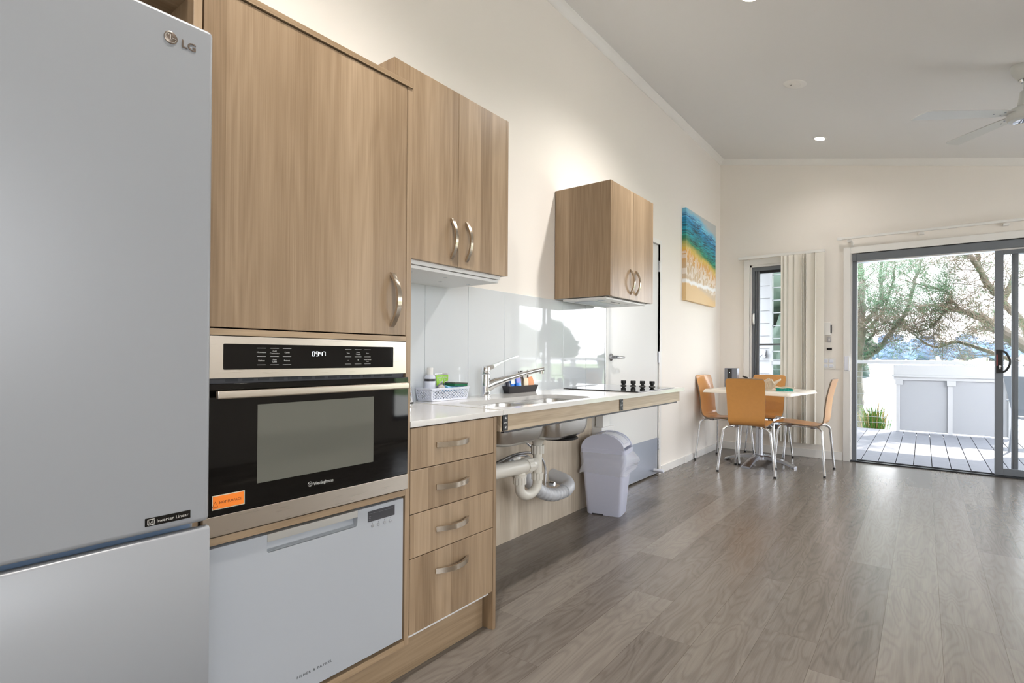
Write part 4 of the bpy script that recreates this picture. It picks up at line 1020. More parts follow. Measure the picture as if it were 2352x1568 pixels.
def make_chair():
    r = thing('dining_chair', (0, 0, 0), '', 'chair', 'honey plywood chairs round the dining table')
    # bent-ply shell: profile in (y, z), front of seat at +y
    prof = [(.235, .440), (.215, .4495), (.17, .4545), (.10, .4520), (.0, .4440), (-.08, .4370), (-.125, .4360), (-.155, .4440), (-.176, .4620), (-.186, .4900), (-.190, .53), (-.197, .62), (-.208, .70), (-.226, .78), (-.246, .852), (-.2495, .862)]
    P = catmull([Vector((0, y, z)) for y, z in prof], 3)
    def hw(i, n):
        t = i/(n-1)
        w_ = .150+.030*max(0, 1-t/.45)**.8 if t < .45 else .150+.018*((t-.45)/.55)
        return w_
    n = len(P); top = []; bot = []; T_ = .0115
    def rowpts(i, side):
        p = P[i]; tng = (P[min(i+1, n-1)]-P[max(i-1, 0)]).normalized(); nm = Vector((0, -tng.z, tng.y))
        w_ = hw(i, n); s0 = sum((P[k+1]-P[k]).length for k in range(i)); s1 = sum((P[k+1]-P[k]).length for k in range(i, n-1))
        rad = .028
        for s_ in (s0, s1):
            if s_ < rad: w_ -= rad-math.sqrt(max(0, rad*rad-(rad-s_)**2))
        out = []
        for k in range(-6, 7):
            u = k/6; dish = .006*u*u if s1 < .34 else .004*u*u
            q = Vector((u*w_, p.y, p.z))+nm*(side*T_/2+ (dish if True else 0))
            out.append(q)
        return out
    b = MB(); A = [rowpts(i, 1) for i in range(n)]; B = [rowpts(i, -1) for i in range(n)]
    va = [[b.bm.verts.new(q) for q in R_] for R_ in A]; vb = [[b.bm.verts.new(q) for q in R_] for R_ in B]
    for G in (va, vb):
        for i in range(n-1):
            for k in range(12): b.bm.faces.new((G[i][k], G[i][k+1], G[i+1][k+1], G[i+1][k]))
    em = []
    for i in range(n-1):
        for k in (0, 12): em.append(b.bm.faces.new((va[i][k], va[i+1][k], vb[i+1][k], vb[i][k])))
    for k in range(12):
        for i in (0, n-1): em.append(b.bm.faces.new((va[i][k], va[i][k+1], vb[i][k+1], vb[i][k])))
    for f_ in em: f_.material_index = 1
    b.build('seat_shell', [M['ply'], M['plye']], r, ang=40)
    # chrome frame
    b = MB()
    for s_ in (-1, 1): b.tube([(s_*.118, -.135, .421), (s_*.085, 0, .420), (s_*.112, .135, .424)], .0095, 12, 5)
    b.build('seat_frame', M['chrome'], r)
    for s_ in (-1, 1):
        for fy, pts in ((-1, [(s_*.105, -.10, .421), (s_*.15, -.150, .420), (s_*.188, -.178, .398), (s_*.203, -.188, .350), (s_*.240, -.214, .012)]), (1, [(s_*.10, .10, .423), (s_*.128, .150, .423), (s_*.148, .176, .400), (s_*.156, .186, .350), (s_*.178, .214, .012)])):
            b = MB(); b.tube(pts, .0100, 14, 7); lg = b.build('leg', M['chrome'], r)
            e = Vector(pts[-1]); b = MB(); b.cyl((e.x, e.y, 0), (e.x, e.y, .016), .0112, n=16); b.build('foot_cap', M['rubber'], lg)
            c_ = Vector(pts[0]); b = MB(); b.box(c_.x-.016, c_.x+.016, c_.y-.02, c_.y+.02, .405, .441, .004); b.build('clamp', M['clampm'], r)
    return r
ch = make_chair()
spots = [((-1.274, 5.318), 2.3, 'honey plywood chair with its back to us, in front of the table'),
         ((-1.612, 5.742), -99.0, 'honey plywood chair against the left wall, left of the table'),
         ((-.893, 5.668), 88.0, 'honey plywood chair right of the table, seen from the side by the door'),
         ((-1.345, 6.108), 177.0, 'honey plywood chair behind the table, below the window')]
for i, ((x, y), a, lb_) in enumerate(spots):
    c = ch if i == 0 else copy_tree(ch)
    c.location = (x, y, 0); c.rotation_euler = (0, 0, math.radians(a)); c['label'] = lb_

# ---- on the table
sk_ = thing('black_speaker', (-1.655, 5.97, .7345), 'small black and silver upright box at the back left of the table', 'speaker')
b = MB(); b.box(-1.688, -1.560, 5.94, 6.03, .7350, .936, .004); b.build('case', simple('silver_grey_case', (128, 132, 142), .3, .5), sk_)
b = MB(); b.box(-1.655, -1.612, 5.936, 5.941, .7352, .930, .001); fp_ = b.build('front_strip', M['bpanel'], sk_)
b = MB(); b.cyl((-1.634, 5.9365, .890), (-1.634, 5.9345, .890), .004, n=12); b.build('indicator', M['clock'], fp_)
# wire/bead star basket, teal bead dish, pen, notepad
wire = simple('bleached_wood', (214, 198, 176), .6, var=.15, bscale=60)
sb_ = thing('woven_star_bowl', (-1.23, 5.66, .7345), 'pale woven star-shaped bowl standing behind the front chair', 'bowl')
b = MB(); rs = random.Random(2); pts = []; pin = []
for k in range(10):
    a = k*PI/5+.3; rr = .135 if k % 2 == 0 else .085; pts.append(Vector((-1.225+rr*math.cos(a), 5.68+rr*math.sin(a), .79+(.055 if k % 2 == 0 else .02)))); pin.append(Vector((-1.225+.05*math.cos(a), 5.68+.05*math.sin(a), .739)))
for k in range(10):
    k2 = (k+1) % 10
    for o_ in (0, .006, .012): b.tube([pts[k]-Vector((0, 0, o_)), pts[k2]-Vector((0, 0, o_))], .0034, 6)
    for j in range(5):
        t = j/5; b.tube([pts[k].lerp(pts[k2], t), pin[k].lerp(pin[k2], t)], .0028, 6)
q = [(-1.225+.055*math.cos(a*PI/12), 5.68+.055*math.sin(a*PI/12), .7395) for a in range(25)]; b.tube(q, .004, 6)
b.build('weave', wire, sb_)
bd_ = thing('bead_bracelet', (-1.09, 5.62, .7345), 'coil of turquoise beads on the table right of the front chair', 'beads')
b = MB(); 
for ring, (R_, z) in enumerate(((.070, .742), (.062, .752), (.072, .760))):
    for k in range(34):
        a = 2*PI*k/34+ring*.05; bmesh.ops.create_icosphere(b.bm, subdivisions=1, radius=.0072, matrix=Matrix.Translation((-1.045+R_*math.cos(a), 5.61+R_*.8*math.sin(a), z)))
b.build('teal_beads', simple('teal_bead', (38, 170, 158), .3), bd_)
b = MB(); q = [(-1.045+.084*math.cos(a*PI/16), 5.615+.070*math.sin(a*PI/16), .768+.003*math.sin(a)) for a in range(33)]; b.tube(q, .0048, 8); b.build('cord_ring', wire, bd_)
pn = thing('marker_pen', (-1.40, 5.72, .80), 'clear marker pen with black cap leaning out of the woven bowl', 'pen')
p0, p1, p2 = Vector((-1.418, 5.60, .866)), Vector((-1.372, 5.61, .848)), Vector((-1.27, 5.63, .806))
b = MB(); b.cyl(p0, p1, .0075, .009, n=14); b.build('pen_cap', M['black'], pn)
b = MB(); b.cyl(p1, p2, .0085, n=14); b.build('pen_barrel', M['plastw'], pn)
npd = MB(); npd.box(-1.32, -1.24, 5.60, 5.66, .786, .792, .001, rot=Matrix.Rotation(.35, 4, 'Y'))
tag(npd.build('paper_slip', M['whiteink']), 'white folded paper slip lying in the woven bowl', 'paper')
cd = MB(); cd.box(-1.02, -.93, 5.47, 5.53, .7347, .7362, .0004, rot=Matrix.Rotation(-.14, 4, 'Z'))
tag(cd.build('flat_card', M['whiteink']), 'small white card flat on the table near its right corner', 'card')

# ---- vertical blind on the window
vb = thing('vertical_blind', (-1.24, YF, 2.15), 'cream vertical blind drawn to the right of the narrow window', 'blind')
b = MB(); b.box(-1.672, -.818, YF-.062, YF-.024, 2.150, 2.180, .004); rl = b.build('head_rail', M['trimw'], vb)
b = MB()
for x in (-1.60, -.93): b.box(x-.02, x+.02, YF-.05, YF, 2.178, 2.186); b.box(x-.02, x+.02, YF-.024, YF, 2.150, 2.186)
b.build('rail_bracket', M['trimw'], rl)
xs = [(-1.205, 62), (-1.170, 58), (-1.118, 35), (-1.060, 32), (-1.018, 80), (-1.004, 82), (-.990, 82), (-.977, 82), (-.945, 30), (-.895, 84), (-.862, 8)]
for x, a in xs:
    b = MB(); loops = []; ca, sa = math.cos(math.radians(a)), math.sin(math.radians(a))
    for z in (.150, 2.148):
        L_ = []
        for k in range(7):
            u = -.044+.088*k/6; c_ = .004*(1-(u/.044)**2); L_.append((u, -c_))
        L_ += [(u, v+.0009) for u, v in L_[::-1]]
        loops.append([(x+u*ca-v*sa, YF-.055+(u*sa*.55+v*ca)*1.0-.01, z) for u, v in L_])
    b.loft(loops, True, True); sl = b.build('blind_slat', M['blind'], vb, ang=50)
    b = MB(); b.box(x-.004, x+.004, YF-.060, YF-.050, 2.146, 2.153); b.build('slat_hook', M['trimw'], sl)

# ---- curtain rail over the sliding door
cr = thing('curtain_track', (.3, YF, 2.26), 'bare white curtain track with brackets above the sliding door', 'curtain track')
b = MB(); b.box(-.690, 1.35, YF-.075, YF-.050, 2.252, 2.274, .003); b.box(-.705, -.665, YF-.080, YF-.046, 2.248, 2.278, .003); b.build('track', M['trimw'], cr)
for x in (-.600, -.02, .575, 1.16):
    b = MB(); b.box(x-.022, x+.022, YF-.064, YF, 2.228, 2.246, .004); b.box(x-.012, x+.012, YF-.060, YF-.045, 2.240, 2.254); b.build('bracket', M['trimw'], cr)
b = MB(); b.box(-.592, -.568, YF-.012, YF, 2.195, 2.232, .001); b.build('fixing_tab', M['trimw'], cr)

# ---- small things on the wall between window and door
o = thing('remote_holder', (-.79, YF, 1.35), 'white wall holder with dark remote beside the blind, topmost of the wall fittings', 'remote holder')
b = MB(); b.box(-.826, -.768, YF-.03, YF, 1.285, 1.418, .003); b.build('holder', M['trimw'], o)
b = MB(); b.box(-.772, -.757, YF-.026, YF-.004, 1.305, 1.395, .002); b.build('remote', M['dgrey'], o)
o = thing('small_switch', (-.78, YF, 1.24), 'tiny grey square switch directly below the remote holder', 'switch')
b = MB(); b.box(-.798, -.763, YF-.010, YF, 1.215, 1.268, .002); p_ = b.build('switch_plate', M['alu'], o)
b = MB(); b.box(-.788, -.773, YF-.014, YF-.009, 1.232, 1.252, .001); b.build('rocker', M['trimw'], p_)
b = MB(); b.box(-.803, -.756, YF-.012, YF, 1.134, 1.155, .002); b.box(-.800, -.785, YF-.018, YF-.010, 1.136, 1.150, .002); b.box(-.774, -.760, YF-.018, YF-.010, 1.136, 1.150, .002)
tag(b.build('wall_clip', M['black']), 'small black clip on the wall under the tiny switch', 'clip')
o = thing('switch_panel', (-.77, YF, .99), 'white four-gang light switch plate between blind and sliding door', 'switch')
b = MB(); b.box(-.836, -.722, YF-.008, YF, .936, 1.052, .003); p_ = b.build('switch_plate', M['trimw'], o)
for x, z in ((-.812, 1.018), (-.760, 1.018), (-.812, .968), (-.760, .968)):
    b = MB(); b.box(x-.018, x+.018, YF-.013, YF-.007, z-.016, z+.016, .003); b.build('rocker', M['plastw'], p_)
b = MB(); b.box(-.643, -.603, YF-.034, YF-.017, .925, 1.068, .004)
so_ = tag(b.build('door_sensor', M['plastw']), 'slim white door sensor on the architrave left of the sliding door', 'sensor')
b = MB(); b.box(-.610, -.6025, YF-.0345, YF-.03, .93, 1.063); b.build('sensor_seam', M['trimw'], so_)

# ---- ceiling: downlights, smoke alarm, fan
SL = math.atan(-.2123)
def on_ceiling(x, y): return Matrix.Translation((x, y, ceil_z(x))) @ Matrix.Rotation(-SL, 4, 'Y')
dl = [(-.779, 5.761, 'recessed round downlight nearest the end wall'), (-.795, 3.258, 'recessed round downlight at the top edge of the view'), (-.80, .80, 'recessed round downlight above the camera end of the kitchen'), (1.5, 5.0, 'recessed round downlight beyond the fan near the side window'), (1.5, 2.2, 'recessed round downlight over the room behind the view'), (1.5, -.6, 'recessed round downlight at the back of the room'), (-.8, -1.5, 'recessed round downlight near the back wall')]
for x, y, lb_ in dl:
    d = thing('downlight', (x, y, ceil_z(x)), lb_, 'downlight', 'ceiling downlights')
    R = on_ceiling(x, y)
    b = MB(); b.lathe([(.044, -.0005), (.045, -.004), (.056, -.0035), (.058, .0)], (0, 0, 0), 36); bmesh.ops.transform(b.bm, matrix=R, verts=b.bm.verts); b.build('bezel', M['trimw'], d)
    b = MB(); b.lathe([(0, -.0025), (.044, -.0025)], (0, 0, 0), 36); bmesh.ops.transform(b.bm, matrix=R, verts=b.bm.verts); b.build('diffuser', M['lampd'], d)
sm = thing('smoke_alarm', (-.774, 4.499, ceil_z(-.774)), 'flat round white smoke alarm on the ceiling between downlights', 'smoke alarm')
R = on_ceiling(-.774, 4.499)
b = MB(); b.lathe([(0, -.004), (.070, -.004), (.080, -.002), (.082, .0)], (0, 0, 0), 40); bmesh.ops.transform(b.bm, matrix=R, verts=b.bm.verts); p_ = b.build('base_plate', M['trimw'], sm)
b = MB(); b.lathe([(0, -.010), (.022, -.010), (.036, -.007), (.044, -.0035)], (0, 0, 0), 36); bmesh.ops.transform(b.bm, matrix=R, verts=b.bm.verts); c_ = b.build('sensor_dome', M['trimw'], sm)
b = MB(); b.cyl((-.022, -.012, -.0085), (-.022, -.012, -.0115), .003, n=10); b.cyl((-.028, -.006, -.008), (-.028, -.006, -.0105), .002, n=10); bmesh.ops.transform(b.bm, matrix=R, verts=b.bm.verts); b.build('indicator', M['slot'], c_)

FXc, FYc = .492, 4.515
fn = thing('ceiling_fan', (FXc, FYc, 2.55), 'white four-blade ceiling fan at the right edge of the ceiling', 'ceiling fan')
zc = ceil_z(FXc)
b = MB(); b.lathe([(.030, -.075), (.034, -.078), (.062, -.038), (.070, -.012), (.070, .012)], (FXc, FYc, zc), 36); b.build('canopy', M['fan'], fn)
b = MB(); b.lathe([(0, -.098), (.020, -.096), (.031, -.080), (.030, -.070)], (FXc, FYc, zc), 28); b.build('ball_joint', M['chrome'], fn)
b = MB(); b.cyl((FXc, FYc, zc-.09), (FXc, FYc, 2.64), .011, n=18); b.build('down_rod', M['fan'], fn)
b = MB(); b.lathe([(.018, .145), (.026, .14), (.040, .052), (.042, .045)], (FXc, FYc, 2.55), 32); b.build('rod_cover', M['fan'], fn)
b = MB(); b.lathe([(0, .048), (.055, .045), (.083, .028), (.090, .010), (.090, -.018), (.080, -.036), (.06, -.045), (0, -.047)], (FXc, FYc, 2.55), 40); mt = b.build('motor', M['fan'], fn)
b = MB(); b.lathe([(0, -.0485), (.052, -.0475), (.062, -.044)], (FXc, FYc, 2.55), 36); b.build('motor_cap', M['chrome'], mt)
for k in range(4):
    a = math.radians(213+90*k); b = MB()
    ca, sa = math.cos(a), math.sin(a)
    rise = .05*math.cos(a-math.radians(123))
    def P_(r_, s_, t_): 
        tilt = .04*s_
        return (FXc+r_*ca-s_*sa, FYc+r_*sa+s_*ca, 2.556+rise*r_/.6+tilt+t_)
    out = [(.075, -.030), (.075, .030), (.16, .046), (.57, .060), (.60, .050), (.622, .012), (.632, -.040), (.630, -.060), (.16, -.046)]
    b.loft([[P_(r_, s_, -.003) for r_, s_ in out], [P_(r_, s_, .003) for r_, s_ in out]], True, True)
    bl = b.build('blade', M['fan'], fn)
    b = MB()
    for r_, s_ in ((.13, -.02), (.13, .02), (.18, 0)):
        p = Vector(P_(r_, s_, -.0035)); b.cyl(p, p-Vector((0, 0, .003)), .005, n=10)
    b.build('blade_screw', M['satin'], bl)
# ================================================================== OUTSIDE
M['deck'] = simple('deck_board', (118, 119, 126), .7, var=.12, bscale=14, bump=.1)
M['white_out'] = simple('exterior_white', (178, 179, 181), .5)
M['panel_out'] = simple('pale_grey_panel', (156, 158, 162), .55)
M['lawn'] = simple('lawn_grass', (86, 112, 56), .9, var=.35, bscale=3, bump=.6)
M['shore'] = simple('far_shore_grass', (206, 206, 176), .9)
M['bark'] = simple('grey_bark', (122, 112, 102), .85, var=.3, bscale=9, bump=.5)
M['needle'] = simple('green_needles', (80, 112, 78), .6, var=.35, bscale=1.3)
M['needleb'] = simple('brown_needles', (122, 106, 88), .7, var=.3, bscale=1.3)
M['fartree'] = simple('far_tree_haze_tint', (100, 118, 146), .9, var=.3, bscale=.12)  # blue haze of distance is put into the leaf colour
M['dense'] = simple('dense_leaves', (58, 74, 60), .7, var=.4, bscale=1.5)
M['patio'] = simple('patio_grey', (108, 114, 122), .5)
def water_mat():
    m, nt, b = new_mat('lake_water'); N = nt.nodes.new; L = nt.links.new
    setb(b, **{'Base Color': lin((96, 124, 150)), 'Roughness': .12, 'IOR': 1.33})
    tc = N('ShaderNodeTexCoord'); mp = N('ShaderNodeMapping'); mp.inputs['Scale'].default_value = (1.2, 3.0, 1); L(tc.outputs['Object'], mp.inputs[0])
    no = N('ShaderNodeTexNoise'); no.inputs['Scale'].default_value = 1; no.inputs['Detail'].default_value = 3; L(mp.outputs[0], no.inputs['Vector'])
    bp = N('ShaderNodeBump'); bp.inputs['Strength'].default_value = .25; bp.inputs['Distance'].default_value = .05; L(no.outputs['Fac'], bp.inputs['Height']); L(bp.outputs['Normal'], b.inputs['Normal'])
    return m
DZ0 = -.05
# deck boards, one mesh
b = MB(); x = -.540-.1525*24
while x < 4.4:
    b.box(x+.0035, x+.149, YF+.125, 10.02, DZ0-.03, DZ0, .002, 1); x += .1525
b.box(-4.2, 4.4, 10.025, 10.16, DZ0-.03, DZ0, .002, 1)
tag(b.build('deck', M['deck']), 'weathered grey timber deck outside the sliding door', 'deck', kind='structure')
b = MB(); b.box(-4.2, 4.4, YF+.125, 10.16, DZ0-.45, DZ0-.06); tag(b.build('deck_base', M['slot']), 'dark void under the deck boards', 'deck', kind='structure')
# veranda roof: shades the near part of the deck
b = MB(); b.box(-6, 2.5, YF+.13, 11.72, 3.02, 3.12)
tag(b.build('roof', M['white_out']), 'flat white veranda roof above the deck, out of view', 'roof', kind='structure')
# outdoor white counter against the balustrade
oc_ = thing('outdoor_counter', (.3, 10.05, DZ0), 'white outdoor counter with grey panels at the deck edge', 'counter')
b = MB(); b.box(-.366, 1.35, 10.06, 10.10, .80, .948, .003); b.build('upstand', M['white_out'], oc_)
b = MB(); b.box(-.382, 1.37, 9.98, 10.12, .772, .802, .004); b.box(-.360, 1.35, 10.0, 10.10, .728, .772, .002); b.build('ledge', M['white_out'], oc_)
for x0, x1 in ((-.330, -.284), (.278, .333), (.925, .985)):
    b = MB(); b.box(x0, x1, 10.0, 10.05, DZ0, .73, .002); b.box(x0-.012, x1+.035, 9.985, 10.0, .655, .728, .002); b.build('post', M['white_out'], oc_)
for x0, x1 in ((-.284, .278), (.333, .925)):
    b = MB(); b.box(x0, x1, 10.022, 10.045, DZ0+.02, .73); b.build('panel', M['panel_out'], oc_)
# balustrade
bl = thing('balustrade', (0, 10.13, DZ0), 'white handrail with thin horizontal wires along the deck edge', 'balustrade')
b = MB(); b.box(-4.2, 4.4, 10.08, 10.18, .966, 1.018, .004); b.build('handrail', M['white_out'], bl)
for x in (-2.9, 2.3, 3.9):
    b = MB(); b.box(x-.045, x+.045, 10.09, 10.17, DZ0, .966, .003); b.build('post', M['white_out'], bl)
for k in range(10):
    z = .05+.088*k; b = MB(); b.cyl((-4.2, 10.13, z), (4.4, 10.13, z), .0028, n=6); b.build('wire', M['alu'], bl)
# neighbouring weatherboard wing seen through the narrow window
b = MB(); z = DZ0
while z < 3.0:
    b.prism([(-4.2, 8.20, z), (-4.2, 8.214, z), (-4.2, 8.236, z+.176), (-4.2, 8.20, z+.176)][::-1] if 0 else [(-4.2, 8.186, z), (-4.2, 8.26, z), (-4.2, 8.26, z+.176), (-4.2, 8.204, z+.176)], (2.49, 0, 0)); z += .176
wo = tag(b.build('wall_outside', M['white_out'], ang=20), 'white weatherboard wing of the building outside the narrow window', 'wall', kind='structure')
b = MB(); b.box(-1.712, -1.684, 8.17, 8.27, DZ0, 3.02, .002); b.build('corner_board', M['white_out'], wo)
# louvre screen beside the wing
ls = thing('glass_louvre_screen', (-1.4, 8.22, 1.0), 'clear louvre screen beside the weatherboard wing, seen through the narrow window', 'screen')
b = MB()
for k in range(7):
    z = 1.14+.178*k; b.box(-1.684, -.98, 8.20, 8.24, z-.006, z+.006)
b.build('blade_edges', M['white_out'], ls)
b = MB(); b.box(-1.684, -.98, 8.18, 8.26, .955, 1.0); b.box(-1.0, -.975, 8.18, 8.26, .955, 2.6); b.build('screen_frame', M['white_out'], ls)
g = MB(); g.box(-1.684, -1.0, 8.216, 8.221, 1.0, 2.6); g.build('screen_pane', M['glass'], ls, False)
lv = MB(); lv.box(-1.79, -1.76, 8.165, 8.185, 1.05, 1.16, .004); lv.tube([(-1.775, 8.16, 1.10), (-1.775, 8.12, 1.10), (-1.80, 8.11, 1.09), (-1.86, 8.11, 1.03)], .014, 10, 4); lv.cyl((-1.775, 8.17, 1.10), (-1.775, 8.10, 1.10), .022, n=16)
tag(lv.build('garden_tap', M['alu']), 'grey tap fixed on the weatherboard wing', 'tap')
# patio furniture
def patio_chair(x, y, a, lb_, first=None):
    if first is not None:
        c = copy_tree(first); c.location = (x, y, DZ0); c.rotation_euler = (0, 0, a); c['label'] = lb_; return c
    r = thing('patio_chair', (0, 0, 0), lb_, 'chair', 'grey patio chairs on the deck')
    b = MB(); b.box(-.25, .25, -.22, .24, .40, .43, .008); b.build('seat', M['patio'], r)
    b = MB(); loops = [[(-.25, -.22-.10*t, .44+.46*t), (.25, -.22-.10*t, .44+.46*t), (.25, -.20-.10*t, .44+.46*t), (-.25, -.20-.10*t, .44+.46*t)] for t in (0, .5, 1)]; b.loft(loops, True, True); b.build('backrest', M['patio'], r)
    for sx in (-1, 1):
        for sy, y0 in ((-1, -.21), (1, .22)):
            b = MB(); b.tube([(sx*.24, y0, .42), (sx*.27, y0+sy*.03, 0)], .014, 10); b.build('leg', M['patio'], r)
        b = MB(); b.box(sx*.27-.025, sx*.27+.025, -.26, .20, .60, .62, .006); b.tube([(sx*.27, .18, .60), (sx*.26, .22, .42)], .012, 8); b.build('armrest', M['patio'], r)
    r.location = (x, y, DZ0); r.rotation_euler = (0, 0, a); return r
pc = patio_chair(-1.40, 9.05, math.radians(160), 'grey patio chair behind the louvre screen, seen through the narrow window')
patio_chair(1.62, 9.35, math.radians(10), 'grey patio chair on the deck right of the sliding door', pc)
patio_chair(1.15, 8.55, math.radians(-60), 'grey patio chair nearest the fixed door panel', pc)
pt = thing('patio_table', (2.5, 9.1, DZ0), 'low white table on the deck beside the grey patio chairs', 'table')
b = MB(); b.box(2.15, 2.95, 8.8, 9.5, .50, .54, .006); b.build('table_top', M['white_out'], pt)
for x, y in ((2.2, 8.85), (2.9, 8.85), (2.2, 9.45), (2.9, 9.45)):
    b = MB(); b.box(x-.025, x+.025, y-.025, y+.025, DZ0, .50, .003); b.build('leg', M['white_out'], pt)

# ground, lake, far shore
b = MB(); b.prism([(-60, 10.2, -.95), (-60, 12.6, -.95), (2.6, 12.6, -.95), (30, 100, -.95), (160, 100, -.95), (160, 10.2, -.95)], (0, 0, .45))
lw_ = tag(b.build('lawn', M['lawn']), 'strip of green lawn beyond the deck', 'lawn', kind='structure')
b = MB(); b.box(2.75, 60, -40, 10.19, -.62, -.08); tag(b.build('bounce_paving', simple('pale_bounce_concrete', (196, 192, 184), .8, var=.08, bscale=4)), 'added pale paving beside the building, out of view, bouncing daylight indoors', 'paving', kind='structure')  # unseen ground, added pale to bounce sunlight through the side windows
b = MB(); b.box(-60, 2.7, -60, 10.3, -1.1, -.6); tag(b.build('ground', M['slot']), 'bare ground under the building', 'ground', kind='structure')
b = MB(); b.box(-900, 900, 10.3, 1500, -1.5, -1.2); tag(b.build('lake', water_mat()), 'bright calm lake behind the deck railing', 'lake', kind='structure')
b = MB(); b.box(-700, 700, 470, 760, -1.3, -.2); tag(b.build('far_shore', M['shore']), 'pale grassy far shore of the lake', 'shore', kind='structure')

def blob_tree(name, x, y, z0, h, w, mat, seed, lab, cat, group, trunk=.25, n=5):
    r = thing(name, (x, y, z0), lab, cat, group); rd = random.Random(seed)
    b = MB()
    for k in range(n):
        a = rd.uniform(0, 6.28); q = rd.uniform(0, .5)
        c_ = Vector((x+w*q*math.cos(a)*.8, y+w*q*math.sin(a)*.8, z0+h*rd.uniform(trunk+.18, .80))); R_ = w*rd.uniform(.30, .46)
        v = bmesh.ops.create_icosphere(b.bm, subdivisions=3, radius=1)['verts']
        p1, p2, p3 = (rd.uniform(0, 6) for _ in range(3))
        for vv in v:
            d = vv.co.normalized(); f = 1+.13*math.sin(5*d.x+p1)*math.sin(6*d.y+p2)+.10*math.sin(11*d.z+p3+4*d.x)+.07*math.sin(17*d.y+13*d.x+p1)+rd.uniform(-.06, .06)
            vv.co = c_+Vector((d.x*R_*f, d.y*R_*f, d.z*R_*f*min(1.0, h/w*.8)))
    b.build('crown', mat, r, True, 180)
    b = MB(); b.tube([(x, y, z0), (x+.02*w, y, z0+h*.25), (x, y, z0+h*.55)], [w*.045, w*.035, w*.02], 8, 2); b.build('trunk', M['bark'], r)
    return r
rd = random.Random(11)
far = [(-44, 505, 13, 14), (-31, 480, 12, 12), (-20, 505, 20, 19), (-9, 484, 12, 11), (2, 506, 18, 17), (13, 482, 13, 12), (23, 506, 19, 18), (34, 484, 13, 12), (44, 506, 16, 15), (55, 482, 14, 13), (-58, 482, 13, 14)]
hz = ['first', 'second', 'third', 'fourth', 'fifth', 'sixth', 'seventh', 'eighth', 'ninth', 'tenth']
names = sorted(range(len(far)), key=lambda i: far[i][0])
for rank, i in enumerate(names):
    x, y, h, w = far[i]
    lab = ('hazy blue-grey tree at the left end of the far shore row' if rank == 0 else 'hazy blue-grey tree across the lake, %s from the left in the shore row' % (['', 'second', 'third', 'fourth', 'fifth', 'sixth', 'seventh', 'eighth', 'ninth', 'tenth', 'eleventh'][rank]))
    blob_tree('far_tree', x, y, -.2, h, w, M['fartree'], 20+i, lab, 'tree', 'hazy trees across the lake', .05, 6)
for i, (x, y, h, w) in enumerate(((21.2, 40, 4.7, 2.3), (24.6, 40, 4.0, 2.6), (28.2, 42, 4.6, 4.0), (18.0, 42, 1.9, 2.0))):
    blob_tree('park_tree', x, y, -.5, h, w, M['dense'], 60+i, ['tallest dark park tree mirrored in the splashback, beyond the lawn', 'slim park tree beside the tallest one, mirrored in the splashback', 'broad park tree mirrored at the left edge of the splashback reflection', 'low round park tree mirrored at the right edge of the splashback'][i], 'tree', 'park trees beyond the lawn', .2, 6)

